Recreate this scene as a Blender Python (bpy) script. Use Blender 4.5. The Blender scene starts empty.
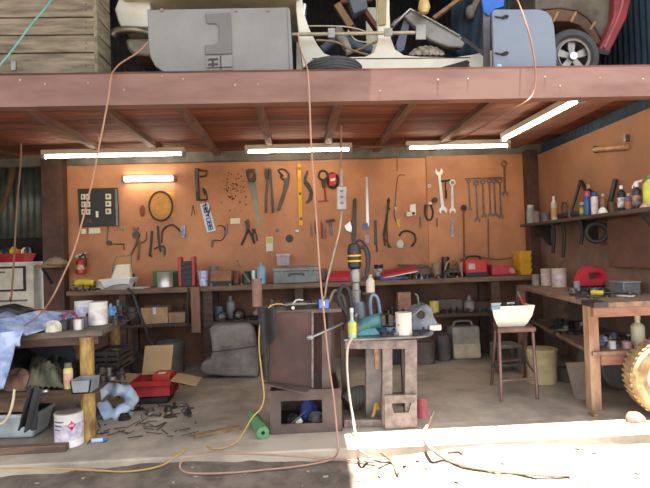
import bpy, bmesh, math, random
from mathutils import Vector as V, Matrix
random.seed(7)
SC = bpy.context.scene
COL = SC.collection
PI = math.pi
# ------------------------------------------------------------------ camera model
F = 525.0; CX, CY = 325.0, 244.0; EYE = V((0, 0, 1.18))
ROLL = math.radians(1.85)
YAW, PITCH = math.atan(27.3/F), math.atan(10.1/F)
fw = V((math.sin(YAW)*math.cos(PITCH), math.cos(YAW)*math.cos(PITCH), math.sin(PITCH)))
r0 = fw.cross(V((0, 0, 1))).normalized(); u0 = r0.cross(fw)
RT = r0*math.cos(ROLL) - u0*math.sin(ROLL); UP = r0*math.sin(ROLL) + u0*math.cos(ROLL)
def ray(x, y): return fw*F + RT*(x-CX) - UP*(y-CY)
def at(x, y, Y):
    d = ray(x, y); return EYE + d*(Y/d.y)
def on(x, y, z):
    d = ray(x, y); return EYE + d*((z-EYE.z)/d.z)
def px(n, Y): return n*Y/F
# ------------------------------------------------------------------ materials
def lin(c):
    c = c/255.0
    return c/12.92 if c <= .04045 else ((c+.055)/1.055)**2.4
MATS = {}
def M(name, rgb, rough=.6, metal=0.0, var=.35, scale=9.0, bump=0.0, rgb2=None, emit=0, stretch=None, alpha=None, trans=0):
    if name in MATS: return MATS[name]
    m = bpy.data.materials.new(name); m.use_nodes = True; MATS[name] = m
    nt = m.node_tree; N = nt.nodes; L = nt.links
    b = N['Principled BSDF']
    b.inputs['Roughness'].default_value = rough; b.inputs['Metallic'].default_value = metal
    if trans: b.inputs['Transmission Weight'].default_value = trans
    c1 = [lin(c) for c in rgb]
    c2 = [lin(c) for c in rgb2] if rgb2 else [c*(1-var) for c in c1]
    tc = N.new('ShaderNodeTexCoord'); mp = N.new('ShaderNodeMapping'); L.new(tc.outputs['Object'], mp.inputs[0])
    if stretch: mp.inputs['Scale'].default_value = stretch
    nz = N.new('ShaderNodeTexNoise'); nz.inputs['Scale'].default_value = scale; nz.inputs['Detail'].default_value = 6
    nz.inputs['Roughness'].default_value = .62
    L.new(mp.outputs[0], nz.inputs['Vector'])
    rp = N.new('ShaderNodeValToRGB'); rp.color_ramp.elements[0].position = .36; rp.color_ramp.elements[1].position = .62
    rp.color_ramp.elements[0].color = (*c2, 1); rp.color_ramp.elements[1].color = (*c1, 1)
    L.new(nz.outputs['Fac'], rp.inputs[0]); L.new(rp.outputs[0], b.inputs['Base Color'])
    if bump:
        bp = N.new('ShaderNodeBump'); bp.inputs['Strength'].default_value = bump; bp.inputs['Distance'].default_value = .02
        L.new(nz.outputs['Fac'], bp.inputs['Height']); L.new(bp.outputs[0], b.inputs['Normal'])
    if emit:
        b.inputs['Emission Color'].default_value = (*c1, 1); b.inputs['Emission Strength'].default_value = emit
    return m
# ------------------------------------------------------------------ mesh builder
def crom(pts, k=6, closed=False):
    pts = [V(p) for p in pts]; n = len(pts); out = []
    if n < 3: return pts
    rng = range(n) if closed else range(n-1)
    for i in rng:
        p1, p2 = pts[i], pts[(i+1) % n]
        p0 = pts[(i-1) % n] if closed or i > 0 else p1*2-p2
        p3 = pts[(i+2) % n] if closed or i+2 < n else p2*2-p1
        for j in range(k):
            t = j/k
            out.append(.5*((2*p1)+(p2-p0)*t+(2*p0-5*p1+4*p2-p3)*t*t+(3*p1-p0-3*p2+p3)*t**3))
    if not closed: out.append(pts[-1])
    return out
class MB:
    def __init__(s): s.b = bmesh.new(); s.x = Matrix.Identity(4)
    def v(s, p): return s.b.verts.new(s.x @ V(p))
    def face(s, vs):
        try: return s.b.faces.new(vs)
        except ValueError: return None
    def hexa(s, c):   # 8 corners: bottom ring 4, top ring 4
        q = [s.v(p) for p in c]
        for f in ((3,2,1,0),(4,5,6,7),(0,1,5,4),(1,2,6,5),(2,3,7,6),(3,0,4,7)): s.face([q[i] for i in f])
        return s
    def bx(s, x0, x1, y0, y1, z0, z1):
        return s.hexa([(x0,y0,z0),(x1,y0,z0),(x1,y1,z0),(x0,y1,z0),(x0,y0,z1),(x1,y0,z1),(x1,y1,z1),(x0,y1,z1)])
    def box(s, c, d, rz=0, rx=0, ry=0):
        m = Matrix.Translation(V(c)) @ Matrix.Rotation(rz,4,'Z') @ Matrix.Rotation(ry,4,'Y') @ Matrix.Rotation(rx,4,'X')
        a, b_, e = d[0]/2, d[1]/2, d[2]/2
        return s.hexa([m @ V(p) for p in ((-a,-b_,-e),(a,-b_,-e),(a,b_,-e),(-a,b_,-e),(-a,-b_,e),(a,-b_,e),(a,b_,e),(-a,b_,e))])
    def beam(s, p, q, w, h, up=(0,0,1)):
        p, q = V(p), V(q); d = (q-p).normalized(); u = V(up)
        if abs(d.dot(u)) > .98: u = V((0,1,0))
        r = d.cross(u).normalized()*w/2; t = r.cross(d).normalized()*h/2
        return s.hexa([p-r-t, p+r-t, p+r+t, p-r+t, q-r-t, q+r-t, q+r+t, q-r+t])
    def tube(s, pts, r, n=8, closed=False, k=6, smooth=True, r2=None):
        P = crom(pts, k, closed) if smooth else [V(p) for p in pts]
        m = len(P); rings = []; nrm = None
        for i in range(m):
            a = P[(i-1) % m] if closed or i else P[i]; c = P[(i+1) % m] if closed or i < m-1 else P[i]
            t = (c-a)
            if t.length < 1e-9: t = V((0,0,1))
            t.normalize()
            if nrm is None:
                nrm = t.orthogonal().normalized()
            nrm = (nrm - t*nrm.dot(t))
            nrm = nrm.normalized() if nrm.length > 1e-6 else t.orthogonal().normalized()
            bi = t.cross(nrm)
            rr = r if r2 is None else r+(r2-r)*i/max(1, m-1)
            rings.append([s.v(P[i]+(nrm*math.cos(2*PI*j/n)+bi*math.sin(2*PI*j/n))*rr) for j in range(n)])
        for i in range(m if closed else m-1):
            A, B = rings[i], rings[(i+1) % m]
            for j in range(n): s.face([A[j], A[(j+1)%n], B[(j+1)%n], B[j]])
        if not closed:
            s.face(rings[0][::-1]); s.face(rings[-1])
        return s
    def cyl(s, p, q, r, r2=None, n=16): return s.tube([p, q], r, n, smooth=False, r2=r2)
    def lathe(s, o, prof, n=20, axis=(0,0,1), sx=1.0, sy=1.0, caps=True):
        o = V(o); ax = V(axis).normalized(); a = ax.orthogonal().normalized() if abs(ax.z) < .999 else V((1,0,0)); b_ = ax.cross(a)
        rings = []
        for r, h in prof:
            if r < 1e-6: rings.append([s.v(o+ax*h)])
            else: rings.append([s.v(o+ax*h+a*(math.cos(2*PI*j/n)*r*sx)+b_*(math.sin(2*PI*j/n)*r*sy)) for j in range(n)])
        for A, B in zip(rings, rings[1:]):
            for j in range(n):
                k = (j+1) % n
                if len(A) == 1 and len(B) == 1: break
                if len(A) == 1: s.face([A[0], B[k], B[j]])
                elif len(B) == 1: s.face([A[j], A[k], B[0]])
                else: s.face([A[j], A[k], B[k], B[j]])
        if caps and len(rings[0]) > 1: s.face(rings[0][::-1])
        if caps and len(rings[-1]) > 1: s.face(rings[-1])
        return s
    def torus(s, c, R, r, axis=(0,1,0), n=28, m=8, sx=1, sy=1):
        ax = V(axis).normalized(); a = ax.orthogonal().normalized(); b_ = ax.cross(a)
        if abs(ax.y) > .99: a, b_ = V((1,0,0)), V((0,0,1))
        return s.tube([V(c)+a*(R*sx*math.cos(2*PI*i/n))+b_*(R*sy*math.sin(2*PI*i/n)) for i in range(n)], r, m, closed=True, smooth=False)
    def ball(s, c, r, sx=1, sy=1, sz=1, n=12):
        pr = [(math.sin(PI*i/n)*r, -math.cos(PI*i/n)*r*sz) for i in range(n+1)]
        pr[0] = (0, pr[0][1]); pr[-1] = (0, pr[-1][1])
        return s.lathe(c, pr, n+4, sx=sx, sy=sy)
    def prism(s, pts, vec, holes=()):
        vec = V(vec)
        if not holes:
            a = [s.v(p) for p in pts]; c = [s.v(V(p)+vec) for p in pts]
            s.face(a); s.face(c[::-1]); n = len(a)
            for i in range(n): s.face([a[i], c[i], c[(i+1)%n], a[(i+1)%n]])
            return s
        ea, ec = [], []
        for loop in [pts]+list(holes):
            a = [s.v(p) for p in loop]; c = [s.v(V(p)+vec) for p in loop]; n = len(a)
            for i in range(n):
                s.face([a[i], c[i], c[(i+1)%n], a[(i+1)%n]])
                ea.append(s.b.edges.get((a[i], a[(i+1)%n]))); ec.append(s.b.edges.get((c[i], c[(i+1)%n])))
        bmesh.ops.triangle_fill(s.b, edges=ea, use_beauty=True); bmesh.ops.triangle_fill(s.b, edges=ec, use_beauty=True)
        return s
    def grid(s, fn, nu, nv, thick=0):
        A = [[s.v(fn(i/nu, j/nv)) for j in range(nv+1)] for i in range(nu+1)]
        for i in range(nu):
            for j in range(nv): s.face([A[i][j], A[i+1][j], A[i+1][j+1], A[i][j+1]])
        return s
    def build(s, name, mat, parent=None, bevel=0, solid=0, flat=False):
        bmesh.ops.remove_doubles(s.b, verts=s.b.verts, dist=1e-6)
        bmesh.ops.recalc_face_normals(s.b, faces=s.b.faces)
        co = [v.co for v in s.b.verts]
        lo = V([min(c[i] for c in co) for i in range(3)]); hi = V([max(c[i] for c in co) for i in range(3)])
        if parent is None: org = V(((lo.x+hi.x)/2, (lo.y+hi.y)/2, lo.z))
        else:
            org = V((0,0,0)); p = parent
            while p: org += p.location; p = p.parent
        for v in s.b.verts: v.co -= org
        me = bpy.data.meshes.new(name); s.b.to_mesh(me); s.b.free()
        if not flat:
            for p in me.polygons: p.use_smooth = True
            me.set_sharp_from_angle(angle=math.radians(38))
        me.materials.append(mat)
        o = bpy.data.objects.new(name, me); COL.objects.link(o)
        if parent: o.parent = parent
        else: o.location = org
        if solid:
            d = o.modifiers.new('solid', 'SOLIDIFY'); d.thickness = solid; d.offset = 0
        if bevel:
            d = o.modifiers.new('bevel', 'BEVEL'); d.width = bevel; d.segments = 2; d.limit_method = 'ANGLE'; d.angle_limit = math.radians(40)
        return o
def tag(o, label, cat, group=None, kind=None):
    o['label'] = label; o['category'] = cat
    if group: o['group'] = group
    if kind: o['kind'] = kind
    return o
def thing(name, label, cat, loc, group=None):
    o = bpy.data.objects.new(name, None); COL.objects.link(o); o.location = V(loc); o.empty_display_size = .05
    return tag(o, label, cat, group)
def struct(o): o['kind'] = 'structure'; return o
def T(pts, Y): return [at(x, y, Y) for x, y in pts]
EXPO, SKY, SUN, TUBE = 0.32, .48, 34.0, 19.0
# ------------------------------------------------------------------ camera
cam = bpy.data.objects.new('camera', bpy.data.cameras.new('camera')); COL.objects.link(cam)
cam.data.sensor_width = 36; cam.data.lens = F*36/650; cam.data.clip_start = .05
cam.matrix_world = Matrix(((RT.x, UP.x, -fw.x, EYE.x), (RT.y, UP.y, -fw.y, EYE.y), (RT.z, UP.z, -fw.z, EYE.z), (0,0,0,1)))
SC.camera = cam
SC.view_settings.view_transform = 'Standard'; SC.view_settings.look = 'None'; SC.view_settings.gamma = 1
SC.view_settings.exposure = EXPO
SC.cycles.use_denoising = True
try: SC.cycles.denoiser = 'OPENIMAGEDENOISE'
except Exception: pass
SC.cycles.max_bounces = 8; SC.cycles.diffuse_bounces = 5; SC.cycles.sample_clamp_indirect = 6
# ------------------------------------------------------------------ light
w = bpy.data.worlds.new('sky'); SC.world = w; w.use_nodes = True
wn = w.node_tree.nodes; wl = w.node_tree.links
sky = wn.new('ShaderNodeTexSky'); sky.sky_type = 'NISHITA'; sky.sun_disc = False; sky.sun_elevation = math.radians(60); sky.sun_rotation = math.radians(60)
hsv = wn.new('ShaderNodeHueSaturation'); hsv.inputs['Saturation'].default_value = .18
wl.new(sky.outputs[0], hsv.inputs['Color']); wl.new(hsv.outputs[0], wn['Background'].inputs['Color']); wn['Background'].inputs['Strength'].default_value = SKY
sd = V((-.10, .035, -1)).normalized()
sun = bpy.data.objects.new('sun', bpy.data.lights.new('sun', 'SUN')); COL.objects.link(sun)
sun.data.energy = SUN; sun.data.angle = math.radians(.6); sun.data.color = (1, .965, .91)
sun.rotation_euler = sd.to_track_quat('-Z', 'Y').to_euler(); sun.location = (2, 1, 9)
# ------------------------------------------------------------------ setting materials
mConc = M('concrete', (186,172,154), .85, scale=1.7, bump=.15, rgb2=(134,123,110))
mDirt = M('dirt', (122,108,95), .95, scale=6, bump=.9, rgb2=(82,72,63))
mBoard = M('orange_board', (198,136,94), .6, scale=1.3, rgb2=(160,106,72))
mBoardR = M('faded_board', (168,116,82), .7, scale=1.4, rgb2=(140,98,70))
mIron = M('galvanised_iron', (128,140,132), .5, .5, scale=3, rgb2=(92,100,94))
mBlueIron = M('blue_iron', (64,84,100), .6, .2, scale=3)
mBeam = M('red_oxide_steel', (134,102,91), .55, .05, scale=1.5, stretch=(.6,1,2.5), rgb2=(108,74,64), bump=.05)
mJoist = M('joist_timber', (138,100,78), .8, scale=3, stretch=(8,1,8), rgb2=(104,74,58))
mPlank = M('deck_planks', (132,72,48), .8, scale=2.4, stretch=(1,9,9), rgb2=(84,46,34))
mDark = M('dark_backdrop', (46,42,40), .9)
mPost = M('brown_post', (98,66,54), .7, scale=5, rgb2=(66,44,36))
mPlate = M('grey_plate', (128,122,112), .6, scale=4, rgb2=(92,88,80))
YB = 6.0
# floor slab & dirt
s = MB(); s.bx(-4.2, 3.4, 3.2, 6.6, -.3, 0); struct(s.build('floor', mConc, bevel=.012))
random.seed(3)
s = MB()
def gh(u, v):
    x, y = -6+u*14, -5+v*8.22
    return (x, y, -.10+.018*math.sin(x*3.1+y*1.3)+.009*random.uniform(-1,1)+(.0 if y < 2.9 else .05*(y-2.9)/.3))
s.grid(gh, 150, 90); struct(s.build('ground', mDirt))
# walls
s = MB(); s.bx(at(62,200,YB).x, 1.51, YB, YB+.04, .0, 2.27); struct(s.build('wall_back', mBoard))
s = MB(); s.bx(1.512, 2.78, YB-.012, YB+.04, 0, 2.275); struct(s.build('wall_back_panel', mBoard))
s = MB(); s.bx(-3.9, 2.9, YB+.0, YB+.05, 2.262, 2.39); struct(s.build('trim_1', mPlate))
s = MB(); s.bx(-2.72, 2.78, YB-.022, YB-.0125, 0, .84); struct(s.build('wall_back_shade_board', M('shade_board', (122,86,66), .8, scale=2, rgb2=(76,56,46))))  # added darker sheet; shade under the bench put into its colour
s = MB(); s.bx(-4.1, -2.75, 6.30, 6.34, 0, 1.48); struct(s.build('wall_left_lower_board', mDark))
s = MB(); s.bx(2.7655, 2.7795, 3.55, 5.98, 0, .75); struct(s.build('wall_right_shade_board', M('hazed_shade_board', (130,110,96), .85, scale=2, rgb2=(98,80,68))))  # added sheet; under-bench shade in its colour, then lightened to carry haze
s = MB(); s.bx(2.7695, 2.7797, 3.55, 5.98, .79, 1.415); struct(s.build('wall_right_grimy_board', M('grimy_haze_board', (142,112,92), .8, scale=2, rgb2=(108,84,70))))  # sooty panel whose colour is lightened to carry haze
def corr(name, p, q, z0, z1, mat, pitch=.076, amp=.009, th=.004):
    p, q = V(p), V(q); d = q-p; L = d.length; d.normalize(); n = V((0,0,1)).cross(d)
    k = int(L/pitch*8); pts = [p+d*(L*i/k)+n*(amp*math.sin(2*PI*i/8)) for i in range(k+1)]
    s = MB(); prev = None
    for a in pts:
        c = [s.v((a.x,a.y,z0)), s.v((a.x,a.y,z1))]
        if prev: s.face([prev[0], c[0], c[1], prev[1]])
        prev = c
    return struct(s.build(name, mat, solid=th))
corr('wall_left_back', (-4.1, 6.32, 0), (-2.6, 6.32, 0), 1.48, 2.39, mIron)
corr('wall_left', (-4.1, 3.2, 0), (-4.1, 6.4, 0), 0, 4.6, mIron)
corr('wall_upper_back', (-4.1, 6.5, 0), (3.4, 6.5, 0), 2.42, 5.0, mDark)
corr('wall_upper_right', (1.9, 5.2, 0), (3.4, 5.2, 0), 2.42, 4.6, mBlueIron)
# right wall: board with corrugated iron above it
s = MB(); s.bx(2.78, 2.82, 3.3, 6.04, 0, 2.24); struct(s.build('wall_right', mBoardR))
corr('wall_right_iron', (2.90, 3.46, 0), (2.90, 6.1, 0), 0, 4.6, mBlueIron)
# posts
s = MB(); a = at(43, 200, 5.9); b = at(64, 200, 5.9)
s.bx(a.x, b.x, 5.86, 5.99, 0, 2.34); struct(s.build('trim_post', mPost, bevel=.006))
s = MB(); a = at(527, 200, 5.9).x; s.bx(a, 2.775, 5.86, 5.985, 0, 2.30); struct(s.build('trim_corner_post', mPost, bevel=.006))
# mezzanine: beam, joists, planks
s = MB(); z0, z1 = at(298, 102, 3.38).z, at(298, 71.5, 3.38).z
s.bx(-4.1, 3.2, 3.38, 3.392, z0, z1); s.bx(-4.1, 3.2, 3.392, 3.47, z1-.014, z1); s.bx(-4.1, 3.2, 3.392, 3.47, z0, z0+.014)
struct(s.build('trim_steel_beam', mBeam))
mSpot = M('bare_steel_marks', (176,156,144), .5, .2)
random.seed(11)
s = MB()
for x, y in ((162,76),(183,79),(235,85),(258,84),(88,83),(45,84),(560,86),(545,77),(468,79),(438,80),(600,78),(643,79),(380,91),(124,90),(20,80)):
    p = at(x, y, 3.38); s.ball((p.x, 3.379, p.z), random.uniform(.004,.008), sy=.35)
struct(s.build('trim_bolts', mSpot))
JZ = 2.335; zt = JZ+.055
for i, (x, y) in enumerate(((30,115),(113,118),(187,118),(262,118),(335,118),(402,118),(474,118))):
    p = on(x, y, JZ); s = MB(); s.bx(p.x-.033, p.x+.033, 3.47, 6.5, JZ, zt)
    struct(s.build('ceiling_joist', mJoist))
s = MB(); p = on(556, 118, JZ); s.bx(p.x-.05, 2.6, 3.47, 6.5, JZ+.01, zt); struct(s.build('ceiling_edge_panel', M('edge_panel', (150,100,76), .8, scale=2, rgb2=(120,80,64))))
s = MB(); s.bx(-4.1, -3.05, 3.47, 6.5, JZ+.02, zt); struct(s.build('ceiling_edge_panel', mJoist))
random.seed(5)
y = 3.47; i = 0
pm = [M('deck_plank_red', (150,78,50), .8, scale=2.4, stretch=(1,9,9), rgb2=(100,54,38)), M('deck_plank_brown', (118,68,50), .8, scale=2.4, stretch=(1,9,9), rgb2=(78,46,36)), M('deck_plank_tan', (160,96,64), .8, scale=2.4, stretch=(1,9,9), rgb2=(110,64,46))]
while y < 6.5:
    wdt = random.choice((.11,.13,.15)); s = MB(); s.bx(-4.1, 2.95, y, min(6.5,y+wdt-.006), zt, zt+.022+random.uniform(0,.003)); struct(s.build('ceiling_plank', random.choice(pm))); y += wdt
DK = zt+.0255
# roof far above, over the shed; an added unseen sheet shades the left yard
s = MB(); s.bx(-6, 3.5, 3.45, 7.0, 4.6, 4.64); struct(s.build('roof', mIron))
rx = .28+.10*4.6
s = MB(); s.bx(-6, rx, 1.2, 3.45, 4.6, 4.64); struct(s.build('yard_sun_blocker', mIron))
# ------------------------------------------------------------------ fluorescent lights
mTube = M('lit_tube', (255,250,232), .4, var=0, emit=TUBE); mBat = M('batten_white', (222,214,196), .5, var=.15); mCapT = M('tube_cap', (180,178,170), .4, .4)
def lamp(label, p, q, up=True, h=.06, rt=.013, wdt=.06):
    p, q = V(p), V(q); o = thing('fluorescent_light', label, 'light', (p+q)/2, 'fluorescent tube lights')
    d = (q-p).normalized()
    s = MB(); s.beam(p+V((0,0,.045)), q+V((0,0,.045)), wdt, .05); s.build('housing', mBat, o, bevel=.004)
    s = MB(); s.cyl(p+d*.035, q-d*.035, rt, n=12); s.build('tube', mTube, o)
    for e, g in ((p,1),(q,-1)):
        s = MB(); s.beam(e, e+d*g*.035, .05, .05); s.build('tube_holder', mCapT, o)
    return o
LY = 5.55
lamp('long bright tube light under ceiling at the left post', at(42,157,LY), at(185,154,LY))
lamp('long tube light under ceiling above the yellow level', at(245,152,LY), at(352,149.5,LY))
lamp('long tube light under ceiling above the row of hanging spanners', at(406,148,LY), at(510,146,LY))
lamp('tube light running diagonally towards viewer along the right ceiling edge', on(503,140,2.29), on(583,98.5,2.29))
o = thing('fluorescent_light', 'short bright tube light fixed on orange wall above wire ring', 'light', at(148,179,5.96), 'fluorescent tube lights')
a, b = at(122,179,5.95), at(176,178,5.95)
s = MB(); s.bx(a.x, b.x, 5.972, 5.999, a.z-.035, a.z+.035); s.build('housing', mBat, o, bevel=.006)
s = MB(); s.cyl((a.x+.03,5.945,a.z), (b.x-.03,5.945,b.z), .026, n=12); s.build('tube', mTube, o)
for e, g in ((a,1),(b,-1)):
    s = MB(); s.bx(min(e.x,e.x+g*.03), max(e.x,e.x+g*.03), 5.92, 5.975, e.z-.034, e.z+.034); s.build('tube_holder', M('grey_cap', (120,110,100), .5), o)
# ================================================================== things on the mezzanine deck
mCrate = M('weathered_timber', (138,126,106), .85, scale=3, stretch=(1.2,9,9), rgb2=(92,82,68), bump=.15)
mCrate2 = M('weathered_timber_pale', (136,128,104), .85, scale=3, stretch=(9,1.5,9), rgb2=(96,90,70))
mWhite = M('old_white_paint', (222,218,200), .4, var=.18, scale=3)
mCream = M('cream_paint', (212,204,176), .45, var=.22, scale=3)
mGreyP = M('grey_panel', (132,131,128), .55, var=.15, scale=4)
mGreyD = M('grey_panel_trim', (104,103,101), .5, var=.12)
mBluGry = M('blue_grey_paint', (114,128,144), .4, var=.12, scale=3)
mRub = M('rubber', (70,71,74), .8, var=.25, scale=14)
mBlk = M('black_dirty', (38,36,36), .6, var=.3)
mChrome = M('chrome', (200,200,196), .25, .9, var=.1)
mSteel = M('worn_steel', (150,148,142), .45, .6, scale=12)
mDkSteel = M('dark_steel', (74,70,68), .5, .5, scale=12)
mRedB = M('rusty_red', (112,54,46), .65, scale=8, rgb2=(76,40,34))
mRust = M('rust', (122,84,58), .8, scale=9, rgb2=(82,60,46))
mRed = M('red_paint', (176,40,44), .4, var=.25)
mBlue = M('blue_plastic', (52,104,196), .45, var=.15)
mCard = M('cardboard', (186,156,116), .85, var=.14, scale=4)
mYel = M('yellow_paint', (222,178,44), .5, var=.18)
mTimber = M('plain_timber', (150,120,88), .8, scale=3, stretch=(2,9,9), rgb2=(112,86,62))
Y = 3.58
# wooden crate ------------------------------------------------------------
cx1 = at(94, 40, Y).x; cx0 = -2.75
o = thing('wooden_crate', 'big weathered grey timber crate on deck at the upper left', 'crate', ((cx0+cx1)/2, Y+.3, DK))
zz = DK; n = 0
random.seed(2)
for y0, y1 in ((75,53),(52.3,35),(34.4,17.5),(16.8,-2),(-2.8,-22)):
    za = max(DK, at(50, y0, Y).z); zb = at(50, y1, Y).z
    s = MB(); s.bx(cx0, cx1, Y, Y+.025, za, zb-.004); s.build('front_board', mCrate, o, bevel=.003)
    s = MB(); s.bx(cx1-.0, cx1+.024, Y+.03, Y+.25, za, zb-.004); s.build('side_board', mCrate2, o, bevel=.003)
ztop = zb
s = MB(); s.bx(cx1-.0, cx1+.022, Y+.0, Y+.03, DK, ztop); s.build('corner_post', mCrate2, o)
s = MB(); s.bx(cx0, cx1, Y+.23, Y+.25, DK, ztop); s.bx(cx0, cx1, Y+.03, Y+.23, DK, DK+.02); s.build('back_panel', mCrate, o)
for y0 in (66,48,43,28,22,10,4):
    s = MB(); p = at(86, y0, Y); s.ball((p.x, Y, p.z), .005, sy=.4, n=6); s.build('nail', mDkSteel, o)
s = MB(); p = at(14,66,Y); s.box((p.x, Y-.004, p.z), (.03,.008,.06)); s.build('metal_bracket', mSteel, o)
# white car shell ---------------------------------------------------------
Yc = 3.95
o = thing('car_shell', 'stripped white car body shell with open door frames on the deck', 'car', (at(300,40,Yc).x, Yc+.6, DK))
outer = [(296,-30),(296,8),(299,36),(302,66),(306,72),(492,72),(492,50),(470,55),(455,57),(420,56.5),(404,55),(395,49),(391,38),(389.5,10),(390,-30),(376,-30),(377,10),(378,40),(374,52),(366,56.5),(334,57),(324,53),(317,44),(309,28),(303,10),(301,-30)]
s = MB(); s.prism(T(outer, Yc), (0,.05,0)); s.build('body_side', mWhite, o, bevel=.006)
s = MB(); a = at(300,66,Yc); b = at(492,66,Yc); s.bx(a.x-.9, b.x+.2, Yc+.05, Yc+1.15, DK+.14, DK+.17); s.build('floor_pan', mDkSteel, o)
s = MB(); s.prism([p+V((0,1.1,0)) for p in T([(296,-60),(296,40),(302,60),(492,60),(492,40),(400,40),(400,-60),(385,-60),(385,40),(310,40),(306,-60)], Yc)], (0,.05,0)); s.build('far_body_side', mCream, o)
# sill crease, dark wedge gap under the sill
s = MB(); s.tube(T([(312,58.5),(380,58.5),(470,57.5)], Yc-.002), .004, 6); s.build('sill_crease', mDkSteel, o)
s = MB(); s.prism(T([(428,71),(467,60),(470,62),(466,70)], Yc-.003), (0,.004,0)); s.build('sill_wedge', mBlk, o)
s = MB(); s.prism(T([(466,69),(469,64),(471,70)], Yc-.006), (0,.005,0)); s.build('tail_lamp', mRed, o)
# rear end at the left: white panel, wing and bumper
s = MB(); s.prism(T([(121,-8),(114.5,9),(118,22),(121,27),(150,27),(150,-8)], Yc), (0,.5,0)); s.build('rear_panel', mWhite, o, bevel=.012)
s = MB(); s.prism(T([(113,-40),(117,-6),(300,-6),(300,-40)], Yc-.12), (0,.9,0)); s.build('boot_lid', mCream, o, bevel=.02)
s = MB(); s.prism(T([(125,38),(127,48),(133,54),(150,56),(150,38)], Yc+.02), (0,.4,0)); s.build('rear_valance', M('valance', (150,142,128), .6), o, bevel=.02)
s = MB(); P = T([(112,35.5),(116,31.5),(124,30),(137,30),(150,33)], Yc-.06); s.tube([p for p in P], .026, 10); s.build('bumper', M('bumper', (150,142,120), .3, .6, rgb2=(96,90,78)), o)
s = MB(); s.bx(at(112,0,Yc).x, at(300,0,Yc).x, Yc+.2, Yc+.9, DK+.02, DK+.12); s.build('underbody', mBlk, o)
# body supported by dark stands (sits on deck through underbody)
# grey tailgate liner panel ----------------------------------------------
Y = 3.60
o = thing('tailgate_liner', 'large grey panel with one rounded corner leaning on the car', 'panel', at(220,75,Y))
out = [(147,8.5),(150,9.5),(288,7),(290,9),(293.5,74),(175,74),(163,71.5),(155,66),(150.5,57),(148.5,46)]
s = MB(); s.prism(T(out, Y), (0,.035,0)); s.build('panel', mGreyP, o, bevel=.006)
s = MB(); s.prism(T([(205,14),(230,12.8),(232,53.5),(205,54.5),(205,45.5),(215,44.5),(219,41),(219,27),(216,23.5),(207,23.5)], Y-.012), (0,.012,0)); s.build('latch_recess', mGreyD, o, bevel=.003)
s = MB(); s.prism(T([(205.5,56),(232,55),(232.5,70),(206,70.5)], Y-.010), (0,.010,0)); s.build('latch_plate', mGreyP, o, bevel=.003)
s = MB()
for q in (((208,58.5),(218,58),(218.3,60),(208,60.5)), ((208,63.5),(218,63),(218.3,65),(208,65.5)),((211.5,58.5),(213.5,58.5),(213.8,66.5),(211.8,66.5)),((220,55.5),(221,55.5),(221.5,70),(220.5,70)),((207,67.2),(232,66.4),(232,67.4),(207,68.2))):
    s.prism(T(q, Y-.014), (0,.005,0))
s.build('latch_ribs', mDkSteel, o)
for x in (162,236,268):
    s = MB(); p = at(x, 10.5, Y); s.cyl((p.x,Y-.012,p.z),(p.x,Y+.002,p.z), .011, n=10); s.build('hinge_pin', M('pink_pin', (150,128,124), .6), o)
s = MB(); s.prism(T([(286.5,8),(287.3,8),(290,74),(289.2,74)], Y-.003), (0,.004,0)); s.build('edge_seam', mGreyD, o)
# tyre lying flat ---------------------------------------------------------
def tyre(name, label, c, R, wd, axis, bore=.62, group=None, mat=None, cat='tyre'):
    prof = [(R*bore, -wd*.36), (R*.74, -wd*.5), (R*.9, -wd*.5), (R*.975, -wd*.38), (R, -wd*.2), (R, wd*.2), (R*.975, wd*.38), (R*.9, wd*.5), (R*.74, wd*.5), (R*bore, wd*.36), (R*bore, -wd*.36)]
    s = MB(); n = 48; axv = V(axis).normalized(); s.lathe(c, prof, n, axis, caps=False)
    return s
p = at(333, 70, 3.735); s = tyre('t','', (p.x, 3.735, DK+.06), .205, .115, (0,0,1))
for k_ in (-.03,-.01,.01,.03): s.torus((p.x,3.735,DK+.06+k_), .205, .005, axis=(0,0,1), n=48, m=6)
tag(s.build('tyre', mRub), 'black tyre lying flat on deck edge below the white sill', 'tyre')
# pipe through the openings -----------------------------------------------
o = thing('metal_pipe', 'long pale pipe tied across the open car doorways', 'pipe', at(360,33,3.86))
s = MB(); s.cyl(at(292,34.5,3.86), at(426,32.5,3.86), .0135, n=12); s.build('pipe', M('pale_pipe', (176,170,146), .45, .3), o)
for x, y0, y1, w2 in ((331.5,28,37.5,3.5),(388.5,28,36,4),(421,24.5,39.5,5)):
    s = MB(); s.prism(T([(x-w2,y0),(x+w2,y0-.3),(x+w2,y1-.3),(x-w2,y1)], 3.838), (0,.012,0)); s.build('clamp_plate', mSteel, o, bevel=.002)
# clutter inside the car --------------------------------------------------
def bar(name, label, cat, p, q, w_, h_, mat, group=None):
    s = MB(); s.beam(p, q, w_, h_); return tag(s.build(name, mat, bevel=.003), label, cat, group)
o = thing('tipped_seat_frame', 'rusty red metal seat frame tipped up inside the white car', 'seat frame', at(362,35,4.35))
s = MB(); s.beam(at(337,4,4.35), at(356,34,4.35), .05, .05); s.beam(at(352,-6,4.35), at(380,34,4.4), .06, .04); s.beam(at(340,3,4.35), at(372,0,4.37), .05, .03); s.build('frame', mRedB, o, bevel=.004)
s = MB(); s.prism(T([(346,-8),(366,-10),(368,8),(354,14)], 4.3), (0,.12,0)); s.build('cushion', M('grey_blue_pad', (108,114,124), .8), o, bevel=.012)
s = MB(); s.prism(T([(334,5),(340,2),(354,24),(348,27)], 4.28), (0,.03,0)); s.build('rail', M('brass_tint', (136,104,66), .5, .4), o)
s = MB(); P = at(303,5,4.4); s.cyl(at(303.5,5,4.4), at(301.5,26,4.4), .032, n=14); tag(s.build('steel_tube', mChrome), 'short shiny steel tube standing behind the left car pillar', 'tube')
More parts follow.
